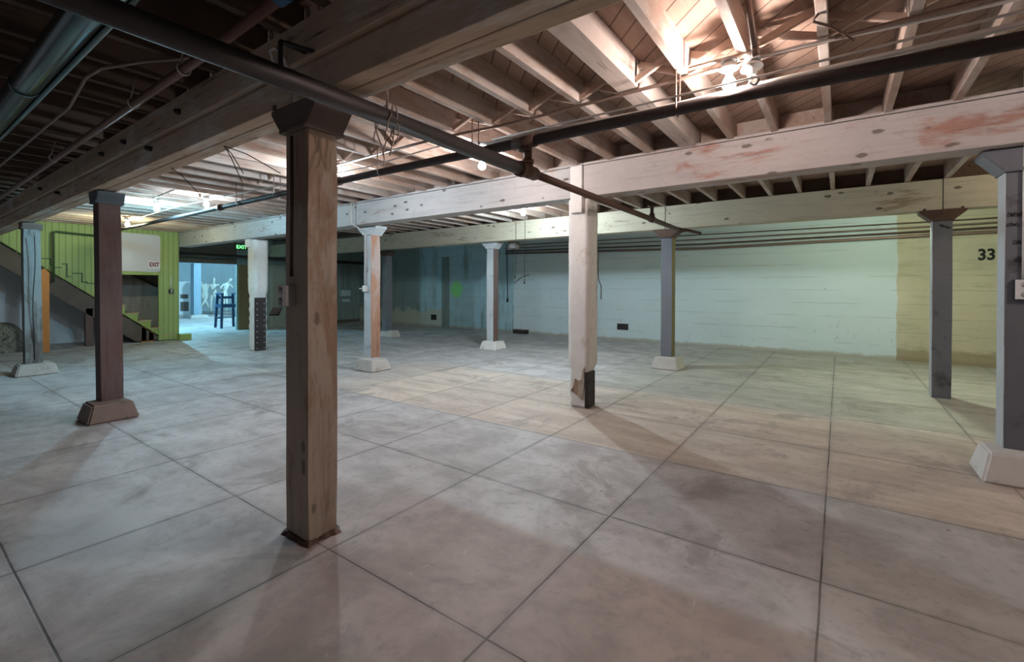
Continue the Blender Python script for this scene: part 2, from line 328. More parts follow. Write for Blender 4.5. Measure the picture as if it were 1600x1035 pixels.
# ---------------------------------------------------------------- mesh helpers
class MB:
    def __init__(s): s.bm = bmesh.new()
    def box(s, a, b, bev=0., jit=0.):
        a, b = Vector(a), Vector(b)
        vs = [s.bm.verts.new((x, y, z)) for x in (a.x, b.x) for y in (a.y, b.y) for z in (a.z, b.z)]
        if jit:
            for v in vs: v.co += Vector([random.uniform(-jit, jit) for _ in range(3)])
        fs = [s.bm.faces.new([vs[i] for i in f]) for f in ((0, 1, 3, 2), (4, 6, 7, 5), (0, 4, 5, 1), (2, 3, 7, 6), (0, 2, 6, 4), (1, 5, 7, 3))]
        if bev:
            es = list({e for f in fs for e in f.edges})
            bmesh.ops.bevel(s.bm, geom=es, offset=bev, segments=2, affect='EDGES', profile=.6)
        return s
    def prism(s, pts, axis, a, b, bev=0.):
        """polygon pts (2D) in the plane normal to axis, from a to b"""
        def P(p, t): return {0: (t, p[0], p[1]), 1: (p[0], t, p[1]), 2: (p[0], p[1], t)}[axis]
        A = [s.bm.verts.new(P(p, a)) for p in pts]; B = [s.bm.verts.new(P(p, b)) for p in pts]
        n = len(pts); fs = [s.bm.faces.new(A[::-1]), s.bm.faces.new(B)]
        for i in range(n): fs.append(s.bm.faces.new((A[i], A[(i+1) % n], B[(i+1) % n], B[i])))
        if bev: bmesh.ops.bevel(s.bm, geom=list({e for f in fs for e in f.edges}), offset=bev, segments=2, affect='EDGES')
        return s
    def bar(s, p, q, w, h, up=(0, 0, 1), bev=0.):
        """square bar from p to q"""
        p, q = Vector(p), Vector(q); d = (q-p).normalized(); up = Vector(up)
        sx = d.cross(up)
        if sx.length < 1e-4: sx = d.cross(Vector((0, 1, 0)))
        sx.normalize(); sy = sx.cross(d)
        c = [(-w/2, -h/2), (w/2, -h/2), (w/2, h/2), (-w/2, h/2)]
        A = [s.bm.verts.new(p+sx*a+sy*b) for a, b in c]; B = [s.bm.verts.new(q+sx*a+sy*b) for a, b in c]
        fs = [s.bm.faces.new(A[::-1]), s.bm.faces.new(B)]
        for i in range(4): fs.append(s.bm.faces.new((A[i], A[(i+1) % 4], B[(i+1) % 4], B[i])))
        if bev: bmesh.ops.bevel(s.bm, geom=list({e for f in fs for e in f.edges}), offset=bev, segments=2, affect='EDGES')
        return s
    def tube(s, pts, r, n=12, cap=True):
        pts = [Vector(p) for p in pts]; rs = r if isinstance(r, (list, tuple)) else [r]*len(pts)
        rings = []; prev = None
        for i, p in enumerate(pts):
            d = (pts[min(i+1, len(pts)-1)]-pts[max(i-1, 0)]).normalized()
            if prev is None:
                a = d.cross(Vector((0, 0, 1)))
                if a.length < 1e-3: a = d.cross(Vector((0, 1, 0)))
            else: a = prev - d*prev.dot(d)
            a.normalize(); prev = a; c = d.cross(a)
            rings.append([s.bm.verts.new(p+(a*math.cos(t)+c*math.sin(t))*rs[i]) for t in [2*PI*k/n for k in range(n)]])
        for A, B in zip(rings, rings[1:]):
            for k in range(n):
                f = s.bm.faces.new((A[k], A[(k+1) % n], B[(k+1) % n], B[k])); f.smooth = True
        if cap: s.bm.faces.new(rings[0][::-1]); s.bm.faces.new(rings[-1])
        return s
    def lathe(s, prof, c=(0, 0, 0), n=20, axis=(0, 0, 1)):
        """profile of (radius, height) about axis through c"""
        q = Vector((0, 0, 1)).rotation_difference(Vector(axis)); c = Vector(c); rings = []
        for r, h in prof:
            rings.append([s.bm.verts.new(c+q@Vector((max(r, 1e-4)*math.cos(2*PI*k/n), max(r, 1e-4)*math.sin(2*PI*k/n), h))) for k in range(n)])
        for A, B in zip(rings, rings[1:]):
            for k in range(n):
                f = s.bm.faces.new((A[k], A[(k+1) % n], B[(k+1) % n], B[k])); f.smooth = True
        s.bm.faces.new(rings[0][::-1]); s.bm.faces.new(rings[-1]); return s
    def build(s, name, m, parent=None, loc=None):
        bmesh.ops.recalc_face_normals(s.bm, faces=s.bm.faces[:])
        me = bpy.data.meshes.new(name); s.bm.to_mesh(me); s.bm.free(); me.materials.append(m)
        o = bpy.data.objects.new(name, me); COL.objects.link(o)
        if parent: o.parent = parent
        if loc: o.location = loc
        return o
def tag(o, label, cat, group=None, kind=None):
    o['label'] = label; o['category'] = cat
    if group: o['group'] = group
    if kind: o['kind'] = kind
    return o
def thing(name, label, cat, loc=(0, 0, 0), group=None, rz=0.):
    o = bpy.data.objects.new(name, None); COL.objects.link(o); o.location = loc; o.rotation_euler.z = rz; o.empty_display_size = .1
    return tag(o, label, cat, group, 'thing')
def struct(o, label, cat): return tag(o, label, cat, None, 'structure')
def copy_tree(o, loc=None, label=None):
    c = o.copy(); COL.objects.link(c)
    if loc is not None: c.location = loc
    if label: c['label'] = label
    for ch in list(o.children):
        k = ch.copy(); COL.objects.link(k); k.parent = c
        for g in list(ch.children):
            d = g.copy(); COL.objects.link(d); d.parent = k
    return c
ORD = 'first second third fourth fifth sixth seventh eighth ninth tenth eleventh twelfth thirteenth fourteenth fifteenth sixteenth seventeenth eighteenth nineteenth twentieth'.split()
ORD += ['twenty-'+o for o in ORD[:9]] + ['thirtieth'] + ['thirty-'+o for o in ORD[:9]] + ['fortieth']
def text(body, size, m, parent, mw, name='lettering', depth=.002, bold=0.):
    cu = bpy.data.curves.new(name, 'FONT'); cu.body = body; cu.size = size; cu.extrude = depth; cu.offset = bold; cu.align_x = 'CENTER'; cu.align_y = 'CENTER'
    t = bpy.data.objects.new(name, cu); COL.objects.link(t)
    dg = bpy.context.evaluated_depsgraph_get(); me = bpy.data.meshes.new_from_object(t.evaluated_get(dg))
    bpy.data.objects.remove(t); me.materials.clear(); me.materials.append(m)
    me.transform(mw)
    o = bpy.data.objects.new(name, me); COL.objects.link(o)
    if parent: o.parent = parent
    return o
FACE_NY = Matrix(((1, 0, 0, 0), (0, 0, -1, 0), (0, 1, 0, 0), (0, 0, 0, 1)))     # text readable from -Y
FACE_PX = Matrix(((0, 0, 1, 0), (1, 0, 0, 0), (0, 1, 0, 0), (0, 0, 0, 1)))      # text readable from +X
ZC = 3.20      # underside of the floorboards above
ZJ = 3.00      # underside of the joists

# ---------------------------------------------------------------- the room
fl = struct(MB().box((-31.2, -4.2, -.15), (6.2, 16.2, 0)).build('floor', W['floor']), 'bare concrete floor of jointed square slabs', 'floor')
MB().prism([(-14.93, 1.2), (-14.86, 1.2), (-14.80, 2.4), (-14.82, 3.2), (-14.97, 4.6), (-15.03, 4.6), (-14.88, 3.2), (-14.87, 2.4)], 2, -.001, .003).build('painted_line', W['line'], fl)
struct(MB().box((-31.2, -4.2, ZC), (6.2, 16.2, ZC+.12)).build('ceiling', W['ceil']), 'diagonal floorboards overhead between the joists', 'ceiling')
wb = struct(MB().box((-17.3, 12.35, 0), (6.2, 12.65, ZC)).build('wall_back', W['back']), 'long board-marked concrete wall, white in the middle and bare to the right', 'wall')
MB().box((-11.95, 12.30, 0), (-11.62, 12.36, 2.6), .01).build('pilaster', W['leftwall'], wb)
text('33', .29, W['ink'], wb, Matrix.Translation((2.28, 12.346, 2.13)) @ FACE_NY @ Matrix.Diagonal((.85, 1, 1, 1)), 'painted_number', .002, .010)
wr = struct(MB().box((6.0, -4.2, 0), (6.2, 12.6, ZC)).build('wall_right', W['leftwall']), 'plain concrete wall beyond the right-hand edge', 'wall')
struct(MB().prism([(7.38, 0), (8.52, 0), (8.52, 2.25), (9.34, 2.25), (9.34, 0), (12.5, 0), (12.5, ZC), (7.38, ZC)], 0, -16.99, -16.9).build('wall_left', W['leftwall']), 'dim teal concrete wall at the far left end', 'wall')
# header over the way into the blue-lit room
struct(MB().box((-17.0, 4.3, 2.26), (-16.9, 7.378, ZC), .01).build('trim_1', W['header']), 'grimy header over the opening to the blue-lit room', 'trim')
# doors in the far left wall
d1 = struct(MB().box((-16.9, 7.42, 0), (-16.84, 8.06, 2.24), .008).build('door_1', W['olive']), 'olive brown board door standing beside the blue-lit opening', 'door')
MB().box((-16.84, 7.96, .95), (-16.80, 8.0, 1.1), .005).build('door_latch', W['iron'], d1)
d2 = struct(MB().box((-16.97, 8.62, 0), (-16.93, 9.26, 2.2), .005).build('door_2', W['palegreen']), 'pale green door in the dim far wall', 'door')
MB().box((-16.98, 8.50, 0), (-16.86, 8.62, 2.28), .008).box((-16.98, 9.26, 0), (-16.86, 9.36, 2.28), .008).box((-16.98, 8.6, 2.2), (-16.86, 9.28, 2.28), .008).build('door_frame', W['palegreen'], d2)
MB().box((-16.91, 9.36, .0), (-16.87, 12.35, .12)).build('baseboard_left', W['header'])
struct(bpy.data.objects['baseboard_left'], 'dark skirting along the far left wall', 'baseboard')
# blue-lit room
struct(MB().box((-31.2, 4.0, 0), (-30.9, 16.2, ZC)).build('wall_blue_room_end', W['bluewall']), 'streaked concrete end wall of the blue-lit room', 'wall')
struct(MB().box((-31.0, 4.0, 0), (-17.2, 4.3, ZC)).build('wall_blue_room_side', W['bluewall']), 'side wall of the blue-lit room', 'wall')
struct(MB().box((-31.0, 15.9, 0), (-17.2, 16.2, ZC)).box((-17.3, 12.5, 0), (-17.0, 16.2, ZC)).build('wall_blue_room_back', W['bluewall']), 'back wall of the blue-lit room', 'wall')

# ---------------------------------------------------------------- stair enclosure on the left
XW = -15.12
def zed(y): return 2.5 - (y-1.70)*(2.40/3.03)        # lower edge of the green boards
sw = MB()
# boarded skirt along the flight, a void under the white panel, then the end panel to the opening
sw.prism([(.82, 3.19), (3.45, zed(3.45)), (3.45, ZC), (.82, ZC)], 0, XW-.04, XW)
sw.prism([(3.45, 1.86), (4.66, 1.86), (4.66, ZC), (3.45, ZC)], 0, XW-.04, XW)
sw.prism([(4.60, .02), (5.08, .02), (5.08, ZC), (4.60, ZC)], 0, XW-.04, XW+.002)
sw.box((-16.9, 5.02, 0), (XW-.03, 5.08, ZC))
ws = struct(sw.build('wall_stair', W['green']), 'yellow-green matchboard wall boxing in the staircase', 'wall')
MB().box((XW, 3.42, 1.80), (XW+.02, 4.70, 1.875), .004).box((XW, 4.645, 1.87), (XW+.02, 4.70, 2.98), .004).build('trim_strip', W['green_plain'], ws)
MB().box((XW, 5.02, 0), (XW+.25, 5.30, .17), .01).build('green_kerb', W['green_plain'], ws)
zz = MB()
def step_line(pts, w=.022):
    for (a, b), (c, d) in zip(pts, pts[1:]):
        zz.box((XW, min(a, c)-w/2, min(b, d)-w/2), (XW+.012, max(a, c)+w/2, max(b, d)+w/2))
step_line([(2.28, 2.14), (2.50, 2.14), (2.50, 2.0), (2.55, 2.0), (2.55, 1.94), (2.68, 1.94)])
step_line([(2.70, 2.03), (2.78, 2.03), (2.78, 1.73), (2.85, 1.73)])
step_line([(2.88, 1.81), (3.05, 1.81), (3.05, 1.60), (3.14, 1.60), (3.14, 1.57), (3.30, 1.57)])
zz.build('stepped_trim', W['green_dark'], ws)
struct(MB().box((-16.9, -1.0, 0), (-16.6, 5.02, ZC)).build('wall_under_stair', W['underwall']), 'pale blue concrete wall seen under the stairs', 'wall')
struct(MB().prism([(.96, 3.18), (4.6, .25), (5.02, .25), (5.02, ZC), (.96, ZC)], 0, -16.6, -16.47).build('wall_stairwell', W['stairwall']), 'stained concrete wall behind the stair flight', 'wall')
# the flight itself
st = thing('staircase', 'wooden staircase climbing leftward behind the green boarded wall', 'staircase', (XW, 4.6, 0))
def local(mb, name, m, parent):
    o = mb.build(name, m, parent); L = parent.matrix_world if False else Matrix.Translation(parent.location)
    o.data.transform(L.inverted()); return o
run, rise = .275, .2115; y0, z0 = 4.56, .59
sg = MB()
prof = [(4.79, .06), (4.72, .06)]
poly = [(4.78, .03)]
y, z = 4.98, .165
pts = [(y, .03)]
for k in range(14):
    pts.append((y, z+.0)); y -= run; pts.append((y, z)); z += rise
pts += [(y, zed(y)-.02)]
pts += [(4.78, .03)]
sg.prism(pts, 0, XW-.06, XW-.012)
local(sg, 'stringer', W['green_plain'], st)
local(MB().prism([(4.74, .03), (.85, zed(.85)-.03), (.85, zed(.85)-.52), (4.13, .03)], 0, XW-.16, XW-.07), 'soffit_board', W['soffit'], st)
local(MB().prism([(4.74, .03), (y, zed(y)-.03), (y, zed(y)-.10), (4.64, .03)], 0, -16.5, XW-.16), 'soffit', W['soffit'], st)
y, z = 4.98, .165
for k in range(14):
    local(MB().box((-16.45, y-.022, z-rise+.02), (XW-.062, y, z-.03)), 'riser', W['riser'], st)
    local(MB().box((-16.45, y-run-.01, z-.03), (XW-.045 if y-run < 3.46 else XW+.004, y+.025, z+.004), .005), 'tread', W['tread'], st)
    y -= run; z += rise
for yy in (4.30, 4.46): local(MB().box((XW-.16, yy-.055, 0), (XW-.07, yy+.055, .40 if yy < 4.4 else .27), .004), 'prop', W['orange'], st)
local(MB().box((XW-.22, 3.13, 0), (XW-.07, 3.27, .95), .006), 'stair_post', W['post_red'], st)
hr = MB().tube([(-16.3, 3.4, 2.35), (-16.3, 4.95, 1.50)], .025, 8); local(hr, 'handrail', W['iron'], st)
# panel and sign on it
pn = tag(MB().prism([(3.48, 1.90), (4.56, 1.88), (4.64, 1.92), (4.645, 2.82), (4.60, 2.885), (3.48, 2.90)], 0, XW+.001, XW+.024, .004).build('notice_board', W['panelwhite']), 'blank grey-white board fixed to the green wall above the stair', 'board', None, 'thing')
es = thing('exit_sign', 'small white EXIT sign with maroon letters on the pale board', 'sign', (XW+.026, 4.50, 2.08))
MB().box((0, -.135, -.10), (.006, .135, .10), .003).build('sign_plate', W['signwhite'], es)
text('EXIT', .15, W['maroon'], es, Matrix.Translation((.008, 0, 0)) @ FACE_PX @ Matrix.Diagonal((.72, 1.05, 1, 1)), 'lettering', .002, .006)
# pipe rail, outlet box on the green wall
hp = tag(MB().tube([(-15.0, 2.53, 1.58), (-15.0, 2.53, 2.72), (-15.0, 2.545, 2.765), (-15.0, 2.59, 2.78), (-15.0, 3.42, 2.742)], .024, 10).tube([(-15.12, 2.53, 1.62), (-15.0, 2.53, 1.62)], .02, 8).tube([(-15.12, 3.38, 2.744), (-15.0, 3.38, 2.744)], .02, 8).build('pipe_rail', W['green_dark']), 'dark green bent pipe rail standing off the green wall', 'rail', None, 'thing')
def outlet(name, label, loc, rz, w=.085, h=.13, d=.06, cond=0., flap=False, mats=('box_grey', 'white')):
    """surface outlet box on a face whose outward normal is local +X after rz"""
    t = thing(name, label, 'outlet', loc, None, rz)
    MB().box((0, -w/2, -h/2), (d, w/2, h/2), .006).build('box', W[mats[0]], t)
    f = MB().box((d, -w/2+.004, -h/2+.004), (d+.005, w/2-.004, h/2-.004), .002).build('cover_plate', W[mats[1]], t)
    s = MB()
    for k in (-1, 1): s.lathe([(.0, 0), (.021, 0), (.021, .005), (.0, .005)], (d+.004, 0, k*h*.24), 14, (1, 0, 0))
    s.build('socket', W['white'] if mats[1] != 'white' else W['box_grey'], f)
    if cond: MB().tube([(d*.5, 0, h/2-.01), (d*.5, 0, h/2+cond)], .011, 8).build('conduit', W['conduit'], t)
    if flap: MB().bar((d-.01, -w*.8, -h/2-.01), (d+.06, w*.5, -h/2-.045), .05, .008).build('flap', W['black'], t)
    return t
outlet('outlet_box', 'small dark outlet box on the end of the green wall', (XW+.002, 4.885, 1.36), 0, .10, .12, .05, .34, False, ('black', 'black'))
# orange newel, tarp heap
op = tag(MB().prism([(2.235, 0), (2.395, 0), (2.395, 1.80), (2.32, 1.90), (2.235, 1.84)], 0, -14.72, -14.60, .006).build('orange_post', W['orange']), 'orange painted wooden post with a pointed top before the stairs', 'post', None, 'thing')
bm = bmesh.new(); bmesh.ops.create_icosphere(bm, subdivisions=4, radius=1)
for v in bm.verts:
    c = v.co.copy(); n = math.sin(c.x*7+c.z*5)*.06+math.sin(c.y*11+1)*.05+math.sin(c.z*17+c.y*6)*.035
    c *= (1+n); v.co = Vector((c.x*.42, c.y*.62, max(c.z*.78, -.0)))
    if c.z <= 0: v.co = Vector((c.x*.50, c.y*.72, 0.0))
mb = MB(); mb.bm.free(); mb.bm = bm
for f in bm.faces: f.smooth = True
tag(mb.build('tarp_heap', W['camo'], None, (-15.55, 1.55, 0)), 'heap under a mottled black and white tarp at the left edge', 'heap', None, 'thing')

# ---------------------------------------------------------------- posts
def post(label, C, w, d, ztop, m, sx=1, lean=0., foot=None, cap=None, capm='iron', z0=0., bev=.008):
    """C: the corner that faces the camera; sx = 1 when the post extends to -X of it, -1 when to +X"""
    cx, cy = C[0]-sx*w/2, C[1]+d/2
    t = thing('wooden_post', label, 'post', (cx, cy, 0))
    b = MB()
    n = 7; rings = []
    for k in range(n+1):
        f = k/n; zz_ = z0+(ztop-z0)*f; ox = lean*f+random.uniform(-.003, .003); oy = random.uniform(-.003, .003)
        rings.append([b.bm.verts.new((ox+px*w/2, oy+py*d/2, zz_)) for px, py in ((-1, -1), (1, -1), (1, 1), (-1, 1))])
    for A, B in zip(rings, rings[1:]):
        for k in range(4): b.bm.faces.new((A[k], A[(k+1) % 4], B[(k+1) % 4], B[k]))
    b.bm.faces.new(rings[0][::-1]); b.bm.faces.new(rings[-1])
    es = [e for e in b.bm.edges if abs((e.verts[0].co-e.verts[1].co).z) > .1]
    bmesh.ops.bevel(b.bm, geom=es, offset=bev, segments=2, affect='EDGES')
    b.build('shaft', m, t)
    if foot:
        (fx0, fy0, fx1, fy1), fh, fm = foot
        fx0 -= cx; fx1 -= cx; fy0 -= cy; fy1 -= cy; s = .055
        q = MB(); a = [q.bm.verts.new(p) for p in ((fx0, fy0, 0), (fx1, fy0, 0), (fx1, fy1, 0), (fx0, fy1, 0))]
        c = [q.bm.verts.new(p) for p in ((fx0+s, fy0+s, fh), (fx1-s, fy0+s, fh), (fx1-s, fy1-s, fh), (fx0+s, fy1-s, fh))]
        q.bm.faces.new(a[::-1]); q.bm.faces.new(c)
        for k in range(4): q.bm.faces.new((a[k], a[(k+1) % 4], c[(k+1) % 4], c[k]))
        bmesh.ops.bevel(q.bm, geom=q.bm.edges[:], offset=.018, segments=3, affect='EDGES')
        q.build('footing', fm, t)
    if cap:
        zb, zt, half, dd = cap      # iron post cap: winged saddle under the beam
        q = MB(); lx = lean
        q.prism([(lx-w/2-.012, zb), (lx+w/2+.012, zb), (lx+half, zt-.03), (lx+half, zt), (lx-half, zt), (lx-half, zt-.03)], 1, -dd/2, dd/2, .006)
        q.box((lx-w/2-.016, -dd/2-.006, zb-.004), (lx+w/2+.016, dd/2+.006, zb+.022), .004)
        c_ = q.build('post_cap', W[capm], t)
        for k in (-1, 1): MB().box((lx+k*(half-.05)-.014, -dd/2-.014, zt-.005), (lx+k*(half-.05)+.014, -dd/2+.01, zt+.025), .003).build('bolt', W[capm], c_)
    return t
post1 = post('nearest brown timber post, standing on the bare slab without a footing', (-2.5, 1.478), .24, .19, 2.44, W['post_brown'], cap=(2.42, 2.578, .24, .25), capm='cap_brown')
q = MB(); q.bm.free(); q.bm = bmesh.new()
# ragged mortar collar round its foot
ring = []
for k in range(28):
    a = 2*PI*k/28; rx = .15+random.uniform(0, .03); ry = .125+random.uniform(0, .03)
    ring.append((max(-rx, min(rx, 1.35*rx*math.cos(a))), max(-ry, min(ry, 1.35*ry*math.sin(a)))))
ring = [(x*.88, y*.9) for x, y in ring]
A = [q.bm.verts.new((x, y, 0)) for x, y in ring]; B = [q.bm.verts.new((x*.86, y*.86, .016+random.uniform(0, .008))) for x, y in ring]
for k in range(28): q.bm.faces.new((A[k], A[(k+1) % 28], B[(k+1) % 28], B[k]))
q.bm.faces.new(B); q.bm.faces.new(A[::-1]); q.build('mortar_collar', W['iron_brown'], post1)
MB().tube([(-.05, -.096, 2.40), (-.05, -.100, 1.56)], .012, 8).build('conduit', W['iron_brown'], post1)
post2 = post('red-brown timber post on a brown concrete footing, left of the nearest post', (-6.75, 1.52), .21, .20, 2.46, W['post_red'], lean=-.09,
     foot=((-6.98, 1.35, -6.515, 1.81), .20, W['concrete_brown']), cap=(2.45, 2.578, .175, .25), capm='cap_blue', z0=.19)
post3 = post('cracked grey timber post in front of the stairs, near the left edge', (-11.12, 1.53), .22, .21, 2.47, W['post_grey'], lean=-.12,
     foot=((-11.38, 1.38, -10.90, 1.92), .185, W['concrete']), cap=(2.475, 2.578, .15, .25), capm='cap_brown', z0=.17)
MB().tube([(.112-.02*(z/2.4), -.01+.012*math.sin(z*4)+.02*(z/2.4), z) for z in [.25+.1*k for k in range(22)]], .007, 5).build('crack', W['black'], post3)
post('slim post with a rusty right face and conduit down its pale face', (-6.95, 5.33), .20, .20, 2.47, W['post_rust'],
     foot=((-7.02-.12, 5.06, -6.60, 5.52), .20, W['concrete']), cap=(2.45, 2.60, .26, .26), capm='post_pale', z0=.19)
# the pale, painted face of that post with its conduit
pp = bpy.data.objects['wooden_post.003']
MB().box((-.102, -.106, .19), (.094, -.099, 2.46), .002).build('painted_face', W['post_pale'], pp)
cb = MB().tube([(-.035, -.118, 1.52), (-.035, -.118, 2.44), (-.04, -.15, 2.52), (-.06, -.40, 2.62), (-.07, -.40, 3.0)], .012, 8).build('conduit', W['conduit'], pp)
bx = MB().box((-.075, -.165, 1.41), (.005, -.105, 1.52), .006).build('outlet_box', W['white'], pp)
MB().tube([(-.07, -.14, 1.465), (-.19, -.14, 1.465)], .012, 8).build('lever', W['conduit'], bx)
MB().box((-.012, -.14, 1.78), (.02, -.104, 1.84), .004).build('junction_box', W['box_grey'], pp)

def plaster_post(label, X1, Y0, w, d, bare, platez, strap):
    """a post cased in rough plaster from floor to beam; its foot is worn narrow and shows a riveted corner plate"""
    t = thing('wooden_post', label, 'post', (X1-w/2, Y0+d/2, 0))
    b = MB(); b.box((-w/2, -d/2, 0), (w/2, d/2, 2.59))
    vert = [e for e in b.bm.edges if abs((e.verts[0].co-e.verts[1].co).z) > .1]
    bmesh.ops.bevel(b.bm, geom=vert, offset=.015, segments=2, affect='EDGES')
    bmesh.ops.subdivide_edges(b.bm, edges=[e for e in b.bm.edges if abs((e.verts[0].co-e.verts[1].co).z) > .1], cuts=56)
    bmesh.ops.subdivide_edges(b.bm, edges=[e for e in b.bm.edges if abs((e.verts[0].co-e.verts[1].co).z) < .001 and (e.verts[0].co-e.verts[1].co).length > .1], cuts=5)
    rs = random.Random(len(label))
    for v in b.bm.verts:
        c = v.co
        if 0 < c.z < 2.58:
            c.x += rs.uniform(-.003, .003); c.y += rs.uniform(-.003, .003)
        if c.z < bare:                                   # worn in at the foot
            k = (.035 + .012*math.sin(c.z*31)) * min(1, (bare-c.z)/.12)
            c.x -= math.copysign(k, c.x) if abs(c.x) > w*.44 else 0
            c.y -= math.copysign(k*.4, c.y) if abs(c.y) > d*.44 else 0
    for f in b.bm.faces: f.smooth = True
    b.build('plaster_casing', W['plaster'], t)
    x0, x1 = strap
    MB().box((x0, -d/2-.05, 2.42), (x1, -d/2+.04, 3.0), .006).build('strap_board', W['plaster'], t)
    p = MB().box((w/2-.03, -d/2+.01, .01), (w/2-.015+.004, d/2-.05, platez), .003).box((w/2-.05, -d/2+.004, .01), (w/2-.02, -d/2+.018, platez), .003).build('corner_plate', W['iron'], t)
    r = MB(); n = int(platez/.13)
    for k in range(n):
        for yy in (-d/2+.05, d/2-.09): r.lathe([(.016, 0), (.013, .008), (.004, .012)], (w/2-.012, yy, .06+k*.13), 8, (1, 0, 0))
    r.build('rivets', W['box_grey'] if platez > 1 else W['iron_brown'], p)
    return t
pm = plaster_post('thick white plastered post in the middle with a worn foot', -2.50, 5.12, .28, .27, .55, .45, (-.09, .07))
rg = MB(); rg.prism([(-.10, .20), (-.02, .16), (.06, .10), (.085, .30), (.09, .52), (.06, .46), (.05, .36), (.0, .33), (-.04, .36), (-.06, .27)], 1, -.137, -.120)
rg.build('bare_patch', W['post_brown'], pm)
pl = plaster_post('white plastered post with a riveted dark plate, right of the blue-lit opening', -10.98, 5.19, .36, .30, 1.45, 1.24, (-.20, .02))
pr = post('large slate-grey post on a white footing at the right edge', (1.07, 5.23), .22, .21, 2.45, W['post_blue'], sx=-1,
     foot=((.90, 4.975, 1.42, 5.43), .23, W['plaster']), cap=(2.42, 2.60, .25, .27), capm='post_blue', z0=.21)
MB().box((-.114, -.102, .22), (-.107, .102, 2.42), .002).build('pale_side', W['post_pale'], pr)  # pale left side, light off the wall put into its colour
# pen scribbles down the face of that post
sb = MB(); rs = random.Random(3)
for row, (zc, xa, xb, amp) in enumerate([(2.17, .055, .075, .018), (2.08, -.10, .02, .022), (2.06, -.005, .075, .026), (2.0, -.10, -.04, .02), (1.99, -.01, .07, .03), (1.93, .0, .07, .03), (1.86, -.07, .07, .024), (1.79, .03, .075, .026), (1.72, -.06, .0, .026), (1.73, .01, .06, .016)]):
    n = max(6, int((xb-xa)/.004)); pts = []
    for k in range(n+1):
        f = k/n; pts.append((xa+(xb-xa)*f+.008*math.sin(k*2.1+row), -.1075, zc+amp*math.sin(k*1.35+row*1.7)*rs.uniform(.5, 1)))
    sb.tube(pts, .0022, 5)
sb.build('handwriting', W['ink'], pr)
p5 = post('slate-grey post without a footing before the bare end of the back wall', (1.04, 8.47), .20, .20, 2.45, W['post_blue'], sx=-1, cap=(2.42, 2.565, .24, .25), capm='iron_brown')
MB().box((-.104, -.098, 0), (-.097, .098, 2.42), .002).build('pale_side', W['post_pale'], p5)
MB().tube([(-.03+k*.012, -.103, 2.36-k*.006+.018*math.sin(k*2.4)) for k in range(10)], .007, 6).build('scrawl', W['ink'], p5)
p6 = post('slate post with a brown right face before the white wall, concrete footing', (-2.50, 8.56), .20, .20, 2.45, W['post_blue'],
     foot=((-2.83, 8.38, -2.33, 8.86), .22, W['concrete']), cap=(2.42, 2.57, .24, .25), capm='iron_brown', z0=.2)
MB().box((.097, -.098, .22), (.104, .098, 2.42), .002).build('brown_side', W['olive'], p6)
p7 = post('slim pale grey post on a white footing before the dim teal wall', (-6.72, 8.66), .20, .20, 2.45, W['post_pale'],
     foot=((-7.08, 8.56, -6.58, 9.04), .20, W['plaster']), cap=(2.42, 2.57, .24, .25), capm='post_pale', z0=.18)
MB().box((.097, -.098, .2), (.104, .098, 2.42), .002).build('brown_side', W['post_red'], p7)
post('far dark post half hidden behind the rusty conduit post', (-10.95, 8.95), .20, .20, 2.45, W['post_blue'],
     foot=((-11.3, 8.93, -10.72, 9.30), .20, W['concrete']), cap=(2.42, 2.57, .22, .25), capm='iron_brown', z0=.18)
post('blue-lit post on a square footing inside the far room', (-24.6, 8.86), .36, .30, 2.58, W['dim_blue'],
     foot=((-25.3, 8.62, -24.3, 9.40), .16, W['concrete']), z0=.15)

# ---------------------------------------------------------------- beams
def beam(name, label, boxes, m, group, grooves=None):
    b = MB()
    for a, c in boxes: b.box(a, c, .007)
    return tag(b.build(name, m), label, 'beam', group, 'thing')
GA, GB, GC = 'near row of brown beams', 'middle row of white beams', 'far row of cream beams'
def a_boxes(x0, x1):
    r = random.Random(x0); o = [((x0, 1.42, 2.775), (x1, 1.685, 2.995)), ((x0, 1.47, 2.745), (x1, 1.67, 2.78))]
    ys = [1.445, 1.50, 1.56, 1.62, 1.685]
    for k, (p, q_) in enumerate(zip(ys, ys[1:])):
        o.append(((x0, p+.002, 2.58+(.012 if k == 1 else .004*k if k < 3 else .015)), (x1, q_-.002, 2.75)))
    return o
for x0, x1, lb in ((-2.62, 3.2, 'brown built-up beam running from the nearest post out past the top edge'),
                   (-6.87, -2.63, 'brown built-up beam between the nearest post and the red-brown post'),
                   (-11.3, -6.88, 'brown built-up beam between the red-brown post and the cracked grey post'),
                   (-15.1, -11.31, 'brown beam running from the cracked grey post to the green stair wall')):
    beam('timber_beam', lb, a_boxes(x0, x1), W['beam_brown'], GA)
